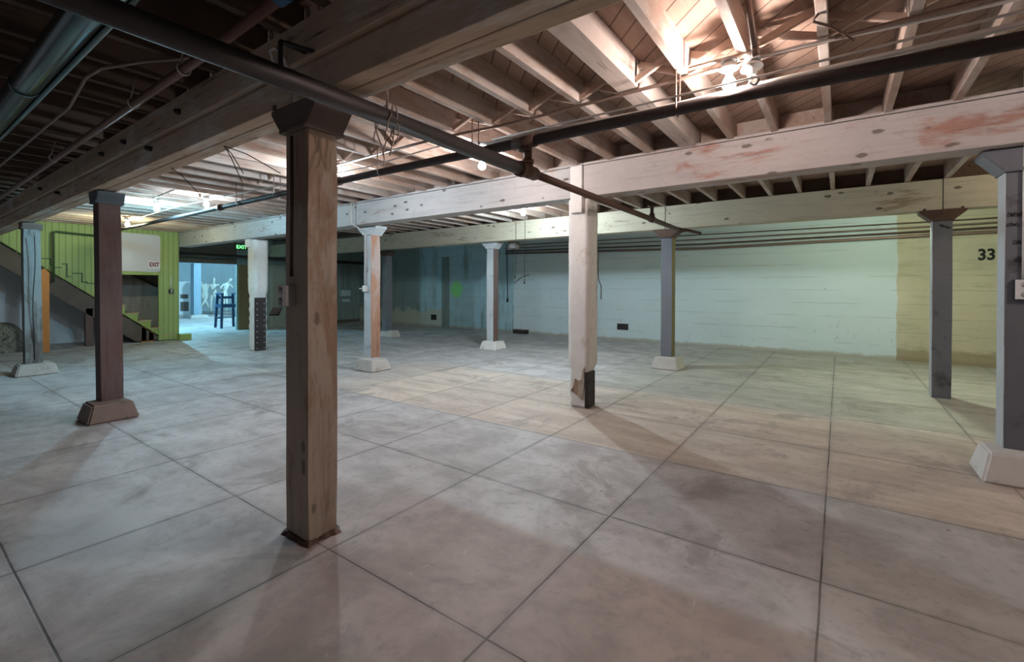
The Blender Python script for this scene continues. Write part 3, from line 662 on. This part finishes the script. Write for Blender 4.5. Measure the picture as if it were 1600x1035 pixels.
# ledge strip, ragged and pale, under the joint of the near beams
def b_boxes(x0, x1): return [((x0, 5.08, 2.607), (x1, 5.36, 2.985)), ((x0, 5.065, 2.99), (x1, 5.36, 3.02))]
for x0, x1, lb, mm in ((-2.55, 1.17, 'white beam with red-brown peeling patches, right of the plastered post', 'beam_peel'),
                   (1.18, 5.6, 'white beam continuing past the right-edge post', 'beam_peel'),
                   (-7.05, -2.56, 'white knotty beam between the rusty conduit post and the plastered middle post', 'beam_white'),
                   (-11.15, -7.06, 'white knotty beam behind the nearest post, ending at the riveted post', 'beam_white'),
                   (-15.1, -11.16, 'white beam over the opening beside the green stair wall', 'beam_white')):
    beam('timber_beam', lb, b_boxes(x0, x1), W[mm], GB)
def c_boxes(x0, x1): return [((x0, 8.50, 2.572), (x1, 8.78, 2.99))]
for x0, x1, lb in ((-2.6, 1.14, 'cream far beam with dark knots in front of the white wall'), (1.15, 5.6, 'cream far beam past the slate post without a footing'),
                   (-6.85, -2.61, 'far beam seen left of the plastered post, above the pale grey post'), (-11.05, -6.86, 'dim far beam above the dark teal wall'), (-16.9, -11.06, 'dim far beam at the far left over the pale green door')):
    beam('timber_beam', lb, c_boxes(x0, x1), W['beam_cream'], GC)

# ---------------------------------------------------------------- joists
def joist_set(xs, y0, y1, m, base, group, z0=ZJ, jw=.055, wide=None, fmt=None):
    proto = None; n = 0
    for k, x in enumerate(xs):
        if proto is None:
            b = MB().box((-jw/2, 0, 0), (jw/2, y1-y0, ZC-z0+.002), .004)
            o = b.build('ceiling_joist', m); proto = o
        else:
            o = proto.copy(); COL.objects.link(o)
        o.location = (x+random.uniform(-.006, .006), y0, z0); o.rotation_euler.z = random.uniform(-.002, .002)
        tag(o, fmt(k), 'joist', group, 'thing')
mid = [.765, .335, -.085, -.515, -.905, -1.75, -2.19, -2.64] + [-3.08-.44*i for i in range(28)]
def fmid(k):
    if k < 3: return 'pale joist above the big bare bulb, %s from the right-hand edge' % ORD[k]
    if k < 5: return ['pale joist directly behind the big bare bulb', 'broad-faced pale joist just left of the big bare bulb'][k-3]
    return 'whitewashed joist of the lamp-lit bay, %s leftward of the speckled wide joist' % ORD[k-5]
joist_set(mid, 1.56, 5.22, W['joist'], '', 'joists over the lamp-lit bay', fmt=fmid)
dj = tag(MB().box((-1.39, 1.56, ZJ-.005), (-1.235, 5.22, ZC), .004).build('ceiling_joist', wood('speckled_double_joist', (.62, .54, .50), (.42, .34, .30), (.16, .12, .10), 1, streak=1.)), 'extra wide speckled joist left of the big bare bulb', 'joist', 'joists over the lamp-lit bay', 'thing')
far = [1.19, .765, .335, -.085, -.515, -.905, -1.31, -1.75, -2.19] + [-2.64-.44*i for i in range(20)]
joist_set(far, 5.23, 8.64, W['joist'], '', 'joists between the white and the cream beams', fmt=lambda k: 'joist seen under the white beam, %s from the right, resting on the cream beam' % ORD[k])
near = [-2.25, -2.69, -3.13, -3.57, -4.03, -4.46, -4.90, -5.36] + [-5.78-.44*i for i in range(20)]
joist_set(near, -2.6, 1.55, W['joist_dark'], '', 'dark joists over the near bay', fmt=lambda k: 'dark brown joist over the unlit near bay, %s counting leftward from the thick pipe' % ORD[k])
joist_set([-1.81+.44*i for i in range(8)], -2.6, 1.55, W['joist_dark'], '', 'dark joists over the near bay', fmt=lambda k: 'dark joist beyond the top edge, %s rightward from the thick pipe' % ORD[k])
# end blocking above the middle row of beams
proto = None; allx = sorted(mid+[-1.31], reverse=True)
n = 0
for k, (xa, xb) in enumerate(zip(allx, allx[1:])):
    if xa < -8: break
    b = MB().box((xb+.035 if abs(xb+1.31) > .01 else xb+.085, 5.225, ZJ+.022), (xa-.035 if abs(xa+1.31) > .01 else xa-.085, 5.262, ZC-.002), .003)
    tag(b.build('blocking_board', W['joist']), 'pale blocking board between joists on the white beam, %s from the right' % ORD[k], 'blocking board', 'blocking boards on the white beam', 'thing')
for k, (xa, xb) in enumerate(zip(far, far[1:])):  # boards added to stop lamp light leaking over the far beam
    b = MB().box((xb+.02, 8.60, 2.992), (xa-.02, 8.635, ZC-.002), .003)
    tag(b.build('blocking_board', W['joist_dark']), 'added dark light-blocking board over the cream far beam, in the %s joist gap from the right' % ORD[k], 'blocking board', 'added light blockers on the cream beam', 'thing')
tag(MB().box((1.21, 8.60, 2.992), (5.9, 8.635, ZC-.002), .003).build('blocking_board', W['joist_dark']), 'added long dark light-blocking board over the cream far beam behind the right-edge post', 'blocking board', 'added light blockers on the cream beam', 'thing')  # added to close the light leak past the last joist
# crossed bridging between the joists
def half(x): return .08 if abs(x+1.31) < .01 else .0285
for k, (xa, xb) in enumerate(zip(allx, allx[1:])):
    if k > 17: break
    ya = 3.36 if k % 2 else 3.30
    l, r_ = xb+half(xb), xa-half(xa)
    for s, (p, q_) in enumerate((((l, ya, ZJ+.03), (r_, ya, ZC-.03)), ((l, ya+.065, ZC-.03), (r_, ya+.065, ZJ+.03)))):
        b = MB().bar(p, q_, .045, .032, (0, 1, 0), .002)
        tag(b.build('bridging_strut', W['brace']), 'wooden bridging strut %s to the right between joists, in the %s gap from the right' % ('rising' if s == 0 else 'falling', ORD[k]), 'strut', 'cross bridging struts', 'thing')

# ---------------------------------------------------------------- pipes
mp = thing('drain_pipe', 'thick dark iron pipe crossing overhead past the nearest post', 'pipe', (-2.2, 3.32, 2.5))
X0 = -2.2
MB().tube([(0, -5.6, .03), (0, -.12, .0)], .052, 24).build('pipe_section', W['iron'], mp)
MB().tube([(0, .12, 0), (0, 3.2, -.02), (0, 4.62, -.03)], .036, 20).build('pipe_section', W['iron_brown'], mp)
tee = MB().tube([(0, -.13, 0), (0, -.08, 0)], .066, 24).tube([(0, -.09, 0), (0, .10, 0)], .058, 24).tube([(0, .09, 0), (0, .13, 0)], .05, 24).tube([(0, 0, 0), (0, 0, .09)], .046, 20).tube([(0, 0, .07), (0, 0, .10)], .053, 20)
tee.build('tee_fitting', W['iron_brown'], mp)
MB().tube([(0, 0, .09), (0, 0, .20)], .036, 18).build('riser', W['iron_brown'], mp)
t2 = MB().tube([(0, 3.17, -.02), (0, 3.29, -.02)], .048, 20).tube([(0, 3.23, -.02), (0, 3.23, .06)], .04, 16).build('tee_fitting', W['iron_brown'], mp)
MB().tube([(0, 3.23, .05), (0, 3.23, .16)], .026, 14).lathe([(.02, .15), (.06, .165), (.06, .175)], (0, 3.23, 0)).build('riser', W['iron_brown'], mp)
e2 = MB().tube([(0, 4.58, -.03), (0, 4.66, -.03), (.02, 4.70, -.03), (.10, 4.74, -.03), (.24, 5.05, -.06)], [.046, .046, .04, .026, .024], 14).build('elbow', W['iron_brown'], mp)
wp = thing('water_pipe', 'black iron pipe running lengthwise under the lamp-lit joists', 'pipe', (-2.2, 3.27, 2.74))
def PX(x): return (x+2.2, (.0 if x > -3 else -.0), (.0 if x > -3 else .02) + (-.03 if x > .3 else 0))
MB().tube([PX(x) for x in (5.8, 2.5, .8, -.5, -2.2, -4.4, -7.5, -11, -13.2)], [.042]*5+[.038, .036, .034, .032], 20).build('pipe_section', W['iron'], wp)
MB().tube([(-.11, 0, 0), (.11, 0, 0)], .054, 20).tube([(0, 0, 0), (0, 0, -.07)], .046, 18).tube([(0, 0, -.05), (0, 0, -.075)], .052, 18).build('tee_fitting', W['iron_brown'], wp)
for xx in (-4.9, -8.05): MB().tube([(xx+2.2-.05, 0, .02), (xx+2.2+.05, 0, .02)], .052, 18).build('coupling', W['iron_brown'], wp)
# conduits along the same run
tag(MB().tube([(3.5, 3.31, 2.972), (.3, 3.31, 2.972), (-.6, 3.33, 2.97), (-2.4, 3.36, 2.97), (-3.3, 3.27, 2.968), (-5, 3.3, 2.965)], .014, 8).build('conduit', W['conduit_brown']), 'thin brown conduit strapped under the lamp-lit joists', 'conduit', 'conduits beside the black pipe', 'thing')
tag(MB().tube([(3.5, 3.33, 2.83), (.75, 3.335, 2.815), (-.3, 3.31, 2.80), (-1.15, 3.30, 2.78), (-1.9, 3.27, 2.796), (-2.6, 3.27, 2.80), (-2.9, 3.4, 2.9)], .017, 10).build('conduit', W['conduit']), 'thicker pale conduit lying along the top of the black pipe', 'conduit', 'conduits beside the black pipe', 'thing')
tag(MB().tube([(3.5, 3.26, 2.90), (.72, 3.23, 2.835), (-.35, 3.22, 2.815), (-1.3, 3.2, 2.80), (-2.5, 3.2, 2.80)], .008, 8).build('conduit', W['conduit']), 'thinner pale conduit above the black pipe', 'conduit', 'conduits beside the black pipe', 'thing')
tag(MB().tube([(3.2, 3.6, 2.965), (1.2, 3.42, 2.97), (.45, 3.36, 2.962), (-.2, 3.30, 2.97), (-.42, 3.26, 2.95)], .011, 8).build('cable', W['conduit']), 'pale cable stapled under the joists right of the big bulb', 'cable', None, 'thing')
tag(MB().tube([(-.1, 3.02, 3.0), (-.13, 3.05, 2.98), (-.05, 3.12, 2.96), (.02, 3.2, 2.93), (.06, 3.24, 2.90)], .008, 8).build('cable', W['iron_brown']), 'short brown cable hanging down right of the big bulb', 'cable', None, 'thing')
tag(MB().tube([(-.43, 2.75, 3.2), (-.385, 2.88, 2.80)], .017, 10).tube([(-.389, 2.87, 2.83), (-.3845, 2.882, 2.79)], .022, 10).build('hanging_rod', W['conduit_brown']), 'shiny rod hanging down between joists above the big bulb', 'rod', None, 'thing')
# long wire runs on the left half
tag(MB().tube([(-3.0, 3.35, 2.93), (-4.5, 3.40, 2.90), (-6.5, 3.30, 2.90), (-9.5, 3.2, 2.92), (-13, 3.3, 2.92)], .009, 6).build('conduit', W['conduit']), 'pale conduit running left over the black pipe to the stair lamps', 'conduit', 'conduits beside the black pipe', 'thing')
tag(MB().tube([(-8.2, 2.7, 2.97), (-9.2, 2.75, 2.96), (-9.75, 2.94, 2.97)], .012, 6).build('cable', W['conduit']), 'pale cable feeding the bright cool bulb', 'cable', None, 'thing')
# hanger rods and wires
def hanger(label, x, y, z0, z1, gap=.03):
    tag(MB().tube([(x, y-.045, z1), (x, y-.045, z0+.02), (x, y, z0-.035), (x, y+.045, z0+.02), (x, y+.045, z1)], .006, 6).build('hanger_wire', W['conduit_brown']), label, 'hanger', 'hangers of the black pipe', 'thing')
for k, (x, lb) in enumerate(((-.92, 'wire hanger of the black pipe left of the big bulb'), (1.35, 'wire hanger of the black pipe beyond the right edge'), (-2.75, 'wire hanger of the black pipe left of the tee'), (-4.1, 'wire hanger of the black pipe beside the nearest post'), (-6.3, 'wire hanger of the black pipe left of the nearest post'), (-7.4, 'wire hanger of the black pipe right of the paired bulbs'))):
    hanger(lb, x, 3.27, 2.72, 3.1)
wv = MB(); rs = random.Random(5)
for k in range(7):
    a = k*.9; wv.tube([(-2.2+.062*math.cos(a+f*1.2)*(1-.15*f)+rs.uniform(-.01, .01), 1.80+.05*math.sin(a*1.7+f*2), 2.58-.30*f*(1 if k % 2 else .75)+rs.uniform(-.01, .01)) for f in [i/7 for i in range(8)]], .004, 5)
wv.tube([(-2.2, 1.80, 3.0), (-2.2, 1.80, 2.555)], .007, 6)
tag(wv.build('wire_bundle', W['conduit_brown']), 'tangled wire bundle tied round the thick pipe beside the nearest post', 'wire', None, 'thing')
for (x, y, dx, dy, l), lb in zip(((-3.9, 1.60, .12, .10, .2), (-3.92, 1.60, .22, .35, .16), (-5.0, 1.6, .1, .2, .2), (-3.88, 1.6, -.05, .16, .24)), ('longer straight', 'farthest-reaching bent', 'leftmost', 'steeply hanging')):
    tag(MB().tube([(x, y, 2.60), (x+dx*.5, y+dy*.4, 2.60-l*.35), (x+dx, y+dy, 2.58-l)], .004, 5).build('loose_wire', W['black']), lb+' cut wire dangling from the underside of the brown beam', 'wire', 'cut wires under the brown beam', 'thing')
# near bay: duct, red pipe, conduit, bracket on the beam
dk = thing('metal_duct', 'shiny galvanised round duct at the upper left corner', 'duct', (-3.0, .6, 2.8))
MB().tube([(.9, .03, .01), (0, .0, 0), (-6.5, -.03, 0)], .072, 28).build('duct_pipe', W['galv'], dk)
for xx in (-1.3, -3.3): MB().tube([(xx-.02, -.005, 0), (xx+.02, -.005, 0)], .076, 28).build('duct_collar', W['galv'], dk)
tag(MB().tube([(-2.3, .74, 2.86), (-9.5, .69, 2.86)], .02, 12).build('conduit', W['galv']), 'thin shiny conduit beside the galvanised duct', 'conduit', None, 'thing')
rp = thing('red_pipe', 'dull red pipe running along the near brown beam', 'pipe', (-3.0, 1.12, 2.82))
MB().tube([(.9, -.02, 0), (0, 0, 0), (-11.8, .05, 0)], .027, 14).build('pipe_section', W['red_pipe'], rp)
for xx in (-.25, -1.15, -3.6):
    MB().tube([(xx, .036*math.cos(a), .036*math.sin(a)) for a in [k*PI/6 for k in range(-8, 5)]] + [(xx, .01, .17)], .005, 6).build('clip', W['conduit'], rp)
vb = MB().lathe([(.012, 0), (.035, .01), (.035, .03), (.012, .04)], (.92, -.02, .06), 14).tube([(.9, -.02, 0), (.98, -.02, 0)], .036, 14).build('valve', plain('blue_valve', (.03, .10, .22), .5, 0, .1), rp)
tag(MB().tube([(-9.5, .9, 2.9), (-7.9, .9, 2.9), (-4.9, .92, 2.9), (-4.15, .86, 2.91), (-3.98, .90, 2.94), (-3.72, 1.05, 2.97), (-3.3, 1.28, 2.98)], .012, 8).build('conduit', W['conduit_brown']), 'thin bent conduit across the dark joists at upper left', 'conduit', None, 'thing')
br = MB().bar((-2.42, 1.27, 2.80), (-2.34, 1.45, 2.785), .03, .012).bar((-2.42, 1.275, 2.80), (-2.42, 1.275, 2.66), .03, .012).bar((-2.42, 1.42, 2.80), (-2.42, 1.27, 2.80), .03, .012)
tag(br.build('angle_bracket', W['iron']), 'black iron angle bracket on the brown beam above the nearest post', 'bracket', None, 'thing')
tag(MB().tube([(-2.66, 1.40, 2.72), (-2.66, 1.36, 2.80), (-2.64, 1.33, 2.84), (-2.60, 1.34, 2.85), (-2.56, 1.37, 2.80), (-2.55, 1.405, 2.66)], .010, 8).build('cable', W['conduit']), 'looped cable end on the brown beam above the nearest post', 'cable', None, 'thing')
def hooks():
    rs = random.Random(11); k = 0
    for x, z in ((-4.2, 2.86), (-4.9, 2.70), (-5.5, 2.86), (-6.2, 2.86), (-8.2, 2.70), (-9.1, 2.86)):
        o = MB().lathe([(.022, 0), (.022, .03), (.014, .045)], (x, 1.44 if z < 2.75 else 1.425, z), 10, (0, -1, 0)).build('bolt', W['iron'])
        tag(o, 'dark bolt head on the near brown beam, %s leftward from the nearest post' % ORD[k], 'bolt', 'bolts in the brown beam', 'thing'); k += 1
hooks()
# conduits high on the back wall
for k, (z, y, r_, lb) in enumerate(((2.82, 12.27, .012, 'uppermost of the conduits along the top of the white wall'), (2.73, 12.25, .016, 'second conduit from the top along the white wall'), (2.64, 12.26, .018, 'third conduit from the top along the white wall'), (2.56, 12.27, .03, 'thickest and lowest conduit along the top of the white wall'))):
    tag(MB().tube([(5.9, y, z+.02), (1.9, y, z), (-2.8, y, z+.02-.03*k), (-9.0, y, z+.05)], r_, 8).build('wall_conduit', W['conduit_brown'] if k % 2 else W['iron_brown']), lb, 'conduit', 'conduits on the back wall', 'thing')
dr = MB().box((-16.8, 8.9, 2.60), (-9.2, 9.2, 2.95), .01)
tag(dr.build('dark_duct', W['header']), 'dark square duct hanging behind the far left beams', 'duct', None, 'thing')
# blue-room side pipes over the opening
tag(MB().tube([(-16.2, 5.1, 2.48), (-16.2, 12.3, 2.48)], .06, 14).build('water_pipe', W['iron']), 'dark pipe crossing above the blue-lit opening', 'pipe', None, 'thing')
# small things along the back wall
def vent(label, x, z, w, h):
    t = thing('wall_vent', label, 'vent', (x, 12.35, z), 'vents at the foot of the back wall')
    MB().box((-w/2, -.03, -h/2), (w/2, 0, h/2), .004).build('frame', W['iron'], t)
    s = MB()
    for k in range(3): s.box((-w/2+.02, -.036, -h/2+.03+k*(h-.06)/2.4), (w/2-.02, -.029, -h/2+.045+k*(h-.06)/2.4))
    s.build('louvre', W['black'], t)
vent('small dark vent low on the white wall', -4.96, .39, .32, .17)
vent('small dark vent low on the dim teal wall', -12.4, .36, .26, .20)
bxx = thing('floor_box', 'low dark box on the floor at the white wall corner', 'box', (-8.35, 12.2, 0))
MB().box((-.24, -.10, 0), (.24, .10, .11), .01).build('body', W['iron'], bxx)
MB().box((-.25, -.11, .105), (.25, .11, .13), .006).build('lid', W['iron_brown'], bxx)
tag(MB().tube([(-5.72, 12.339, 2.7), (-5.73, 12.339, 2.2), (-5.70, 12.339, 1.72), (-5.62, 12.339, 1.55), (-5.62, 12.339, 1.15)], .012, 6).build('cable', W['iron_brown']), 'dark cable hanging down the white wall by the plastered post', 'cable', None, 'thing')
tag(MB().tube([(-9.0, 12.339, 2.7), (-8.98, 12.339, 1.6), (-8.97, 12.339, 1.1)], .012, 6).tube([(-8.7, 12.33, 1.62), (-8.4, 12.33, 1.82), (-8.1, 12.33, 1.9)], .010, 6).box((-9.0, 12.31, 1.0), (-8.94, 12.345, 1.12)).build('cable', W['black']), 'black cable and cord ends beside the white wall edge', 'cable', None, 'thing')
tag(MB().tube([(-12.58, 12.33, 1.05), (-12.62, 12.33, 1.45), (-12.45, 12.33, 1.75), (-12.42, 12.33, 2.3)], .014, 6).build('cable', W['conduit']), 'pale curved cable on the dim teal wall', 'cable', None, 'thing')
hb = thing('hanging_box', 'small grey junction box hung under the far beam beside the white wall', 'box', (-6.3, 8.9, 2.50))
MB().box((-.12, -.06, -.10), (.12, .06, .08), .006).build('body', W['header'], hb)
MB().box((-.06, -.066, -.08), (.09, -.058, .05), .004).build('cover', W['box_grey'], hb)
MB().tube([(0, 0, .07), (0, 0, .70)], .012, 8).build('stem', W['conduit'], hb)
for x, zb, lb in ((-5.95, 1.75, 'shorter, left-hand'), (-5.70, 1.62, 'longer, right-hand')):
    tag(MB().tube([(x, 8.494, 2.97), (x, 8.494, 2.6), (x, 8.47, zb)], .006, 6).tube([(x, 8.47, zb+.01), (x, 8.47, zb-.05)], .014, 8).build('hanging_wire', W['black']), lb+' thin wire hanging before the far beam by the pale post', 'wire', 'wires hanging by the pale post', 'thing')
mc = thing('meter_cabinet', 'pale blue meter cabinet on the far wall left of the conduit post', 'cabinet', (-16.9, 11.6, 1.20))
MB().box((0, -.22, -.10), (.14, .22, .16), .01).build('body', W['dull'], mc)
MB().box((.0, -.14, -.34), (.10, .22, -.22), .01).build('lower_box', W['dull'], mc)

# outlets
outlet('outlet_box', 'grey outlet box with conduit on the right-edge post', (1.165, 5.228, 1.49), -PI/2, .11, .16, .05, 1.1, False, ('black', 'white'))
outlet('outlet_box', 'open outlet box with hanging flap on the nearest post', (-2.665, 1.482, 1.445), -PI/2, .075, .125, .075, .0, True, ('box_grey', 'white'))

# ---------------------------------------------------------------- lamps
BULB = [(.012, .072), (.016, .060), (.020, .045), (.034, .022), (.042, .0), (.040, -.016), (.030, -.032), (.016, -.041), (.003, -.043)]
def lamp(key, label, skirt=True, group='bare bulbs under the joists'):
    (x, y, z), c, s = LAMPS[key]
    t = thing('bare_bulb_lamp', label, 'lamp', (x, y, z), group)
    top = ZJ - z
    if key in ('green', 'blue', 'blue2', 'near'): MB().tube([(0, 0, top-.02), (0, 0, ZC-z)], .014, 8).build('stem', W['conduit'], t)
    else: MB().box((-.25, -.014, top-.018), (.25, .014, top-.001), .003).build('mounting_board', W['joist'], t)
    MB().lathe([(.048, top-.018), (.05, .14), (.05, .135), (.03, .13)], n=18).build('ceiling_box', W['box_grey'], t)
    MB().lathe([(.03, .138), (.058, .10), (.062, .092), (.026, .086), (.022, .062), (.016, .060)], n=20).build('lamp_holder', W['porcelain'], t)
    MB().lathe(BULB, n=20).build('bulb', emis('bulb_glow_'+key, c, s), t)
    return t
lamp('big', 'largest bare glowing bulb, at upper right above the black pipe')
lamp('pipe', 'glowing bulb peeping from behind the thick pipe at its tee')
lamp('post', 'glowing bulb hidden behind the nearest post')
lamp('far', 'starry bare bulb seen under the white beam left of the plastered post')
lamp('pair', 'glowing bulb at the left end of the black pipe, right of the cool bulb')
lamp('cool', 'brightest cool bulb at the left, over the stair side')
lamp('stair', 'yellowish bulb above the blank panel of the green wall')
lamp('green', 'greenish bulb behind the cream far beam on the right')
lamp('right', 'warm bulb in the white-beam bay beyond the right-hand edge')
lamp('blue', 'bluish bulb inside the far room near its opening')
lamp('blue2', 'bluish bulb deep inside the far room')
lamp('row', 'added unseen warm fill bulb over the black pipe beyond the right-hand edge')
lamp('near', 'added unseen fill bulb over the near bay beyond the right-hand edge')
# unlit neighbour with its plugged-in cord
ul = thing('lamp_holder', 'unlit white porcelain lampholder right of the big bulb', 'lamp', (-.455, 3.25, 2.87))
MB().lathe([(.03, .13), (.05, .06), (.03, .055)], n=16).build('ceiling_box', W['box_grey'], ul)
MB().lathe([(.03, .058), (.062, .028), (.066, .018), (.028, .008), (.024, -.03), (.018, -.032)], n=20, axis=(-.12, .05, 1)).build('holder', W['porcelain'], ul)
MB().tube([(.035*math.cos(a)*.7+.01, .01*a/6, -.055+.03*math.sin(a)) for a in [i*.45 for i in range(30)]], .006, 6).build('coiled_cord', W['iron'], ul)
MB().tube([(.0, 0, -.05), (-.03, .0, -.09), (-.10, .01, -.105), (-.3, .03, -.10)], .006, 6).build('cord', W['conduit'], ul)

# green EXIT sign beyond the opening
gx = thing('exit_sign', 'small glowing green EXIT sign above the opening behind the white post', 'sign', (-16.86, 7.52, 2.86))
MB().box((-.03, -.20, -.10), (0, .20, .10), .008).build('sign_plate', W['green_dark'], gx)
text('EXIT', .17, W['exitgreen'], gx, Matrix.Translation((.003, 0, 0)) @ FACE_PX)

# ---------------------------------------------------------------- things in the blue-lit room
ch = thing('tall_chair', 'dark blue tall wide-armed chair in the opening to the far room', 'chair', (-18.15, 7.61, 0), None, math.radians(-4))
for lx, ly in ((.24, -.25), (.24, .25), (-.24, -.25), (-.24, .25)):
    MB().bar((lx*1.25, ly*1.2, 0), (lx, ly, 1.22), .075, .06, (1, 0, 0), .004).build('leg', W['chair_blue'], ch)
MB().box((-.27, -.30, .74), (.27, .30, .86), .012).build('seat', W['chair_blue'], ch)
MB().box((-.27, -.30, 1.05), (-.22, .30, 1.14), .01).build('backrest', W['chair_blue'], ch)
for s_ in (-1, 1): MB().box((-.28, s_*.26-.045, 1.20), (.30, s_*.26+.045, 1.26), .008).build('armrest', W['chair_blue'], ch)
MB().bar((-.27, -.33, .34), (-.27, .33, .34), .03, .03).bar((.27, -.33, .42), (.27, .33, .42), .03, .03).bar((-.27, -.34, .40), (.27, -.34, .40), .03, .03).bar((-.27, .34, .40), (.27, .34, .40), .03, .03).build('stretcher', W['chair_blue'], ch)

def figure(label, loc, rz, J, sc=1.):
    """one continuous body grown with a skin over joints; J overrides the joint places (metres, facing +X local, left = +Y)"""
    j = dict(pelvis=(0, 0, .95), belly=(0, 0, 1.10), chest=(0, 0, 1.32), neck=(0, 0, 1.52), chin=(.015, 0, 1.60), head=(.025, 0, 1.69), crown=(.02, 0, 1.78),
             shl=(0, .19, 1.44), ell=(-.02, .25, 1.16), wrl=(.04, .27, .92), hal=(.06, .27, .82), shr=(0, -.19, 1.44), elr=(-.02, -.25, 1.16), wrr=(.04, -.27, .92), har=(.06, -.27, .82),
             hil=(0, .10, .90), knl=(.02, .11, .50), anl=(-.02, .12, .09), tol=(.15, .13, .03), hir=(0, -.10, .90), knr=(.02, -.11, .50), anr=(-.02, -.12, .09), tor=(.15, -.13, .03))
    j.update(J)
    R_ = dict(pelvis=.125, belly=.105, chest=.135, neck=.052, chin=.07, head=.088, crown=.06, shl=.06, ell=.040, wrl=.028, hal=.030, shr=.06, elr=.040, wrr=.028, har=.030,
              hil=.09, knl=.058, anl=.038, tol=.03, hir=.09, knr=.058, anr=.038, tor=.03)
    E = 'pelvis-belly belly-chest chest-neck neck-chin chin-head head-crown chest-shl shl-ell ell-wrl wrl-hal chest-shr shr-elr elr-wrr wrr-har pelvis-hil hil-knl knl-anl anl-tol pelvis-hir hir-knr knr-anr anr-tor'.split()
    if j.get('head') is None:
        E = [e for e in E if 'head' not in e and 'chin' not in e]; j = {k: v for k, v in j.items() if k not in ('head', 'chin', 'crown')}
    ks = list(j); me = bpy.data.meshes.new('mannequin')
    me.from_pydata([tuple(c*sc for c in j[k]) for k in ks], [tuple(ks.index(n) for n in e.split('-')) for e in E], [])
    o = bpy.data.objects.new('mannequin', me); COL.objects.link(o)
    sk = o.modifiers.new('skin', 'SKIN'); sv = me.skin_vertices[0].data
    for k, v in zip(ks, sv): v.radius = (R_[k]*sc*.92, R_[k]*sc*.92); v.use_root = (k == 'pelvis')
    o.modifiers.new('sub', 'SUBSURF').levels = 2; o.modifiers['sub'].render_levels = 2
    dg = bpy.context.evaluated_depsgraph_get(); m2 = bpy.data.meshes.new_from_object(o.evaluated_get(dg)); bpy.data.objects.remove(o)
    m2.materials.clear(); m2.materials.append(W['mannequin'])
    for p in m2.polygons: p.use_smooth = True
    o = bpy.data.objects.new('mannequin', m2); COL.objects.link(o); o.location = loc; o.rotation_euler.z = rz
    return tag(o, label, 'mannequin', 'mannequins in the far room', 'thing')
A0 = math.radians(-22)     # facing the camera
figure('headless ivory mannequin with crossed legs, leftmost of the three', (-27.9, 10.55, 0), A0, sc=1.12, J=dict(head=None, neck=(.0, .05, 1.50), anl=(.05, -.30, .10), tol=(.2, -.34, .05), knl=(.10, -.05, .52), anr=(-.05, .26, .09), tor=(.1, .30, .03), knr=(-.02, .10, .48), ell=(-.06, .30, 1.15), wrl=(.0, .36, .92), hal=(.02, .37, .82), elr=(-.02, -.30, 1.22)))
figure('ivory mannequin standing upright, middle of the three', (-27.7, 10.92, 0), A0+PI, sc=1.12, J=dict(ell=(.0, .27, 1.18), elr=(0, -.32, 1.18), wrr=(0, -.36, .98), har=(.02, -.37, .88)))
figure('ivory mannequin bending forward with arms raised, rightmost of the three', (-27.3, 11.30, 0), A0+.9, sc=1.12, J=dict(chest=(.06, 0, 1.36), neck=(.16, 0, 1.54), chin=(.24, 0, 1.60), head=(.30, 0, 1.66), crown=(.36, 0, 1.73), shl=(.10, .19, 1.46), shr=(.10, -.19, 1.46), ell=(.10, .42, 1.28), wrl=(.34, .36, 1.36), hal=(.42, .32, 1.40), elr=(.08, -.42, 1.25), wrr=(.28, -.44, 1.22), har=(.38, -.42, 1.24)))
# arched white panel with shelf openings, and the pale stacked stools behind the chair
ar = thing('arched_cabinet', 'white arched cabinet with shelf openings left of the far post', 'cabinet', (-28.4, 9.55, 0), None, math.radians(-22))
arc = [(-.95, 0)] + [(-.95+.95*(1-math.cos(t))*1.0, 1.75*math.sin(t)) for t in [k*PI/2/10 for k in range(1, 11)]] + [(1.0, 1.75), (1.0, 0)]
MB().prism(arc, 0, -.35, 0, .01).build('body', W['shelfwhite'], ar)
for yy, zz_, ww, hh in ((-.38, .85, .34, .22), (.05, .85, .34, .22), (-.42, .18, .36, .50), (.05, .18, .36, .50)): MB().box((-.01, yy, zz_), (.012, yy+ww, zz_+hh), .006).build('shelf_opening', W['soffit'], ar)
tr = MB(); bm = tr.bm
for k in range(14):
    pass
tr.tube([(0, 0, 0), (.03, .02, .8), (.02, -.02, 1.5), (0, 0, 1.78)], [.20, .16, .17, .08], 14)
tag(tr.build('wrapped_roll', W['shelfwhite'], None, (-27.9, 10.05, 0)), 'tall pale wrapped roll standing right of the far post', 'roll', None, 'thing')
def rack(label, loc):
    t = thing('white_rack', label, 'rack', loc, 'white racks behind the blue chair', math.radians(-22))
    for sy in (-.26, .26):
        for sx_ in (-.15, .15): MB().bar((sx_, sy, 0), (sx_, sy, 1.3), .035, .035).build('upright', W['shelfwhite'], t)
    for zz_ in (.35, .65, .95, 1.25): MB().box((-.17, -.28, zz_), (.17, .28, zz_+.03), .004).build('shelf', W['shelfwhite'], t)
    return t
r1 = rack('white shelf rack behind the left arm of the blue chair', (-25.4, 11.35, 0))
copy_tree(r1, (-25.1, 11.95, 0), 'white shelf rack behind the right arm of the blue chair')
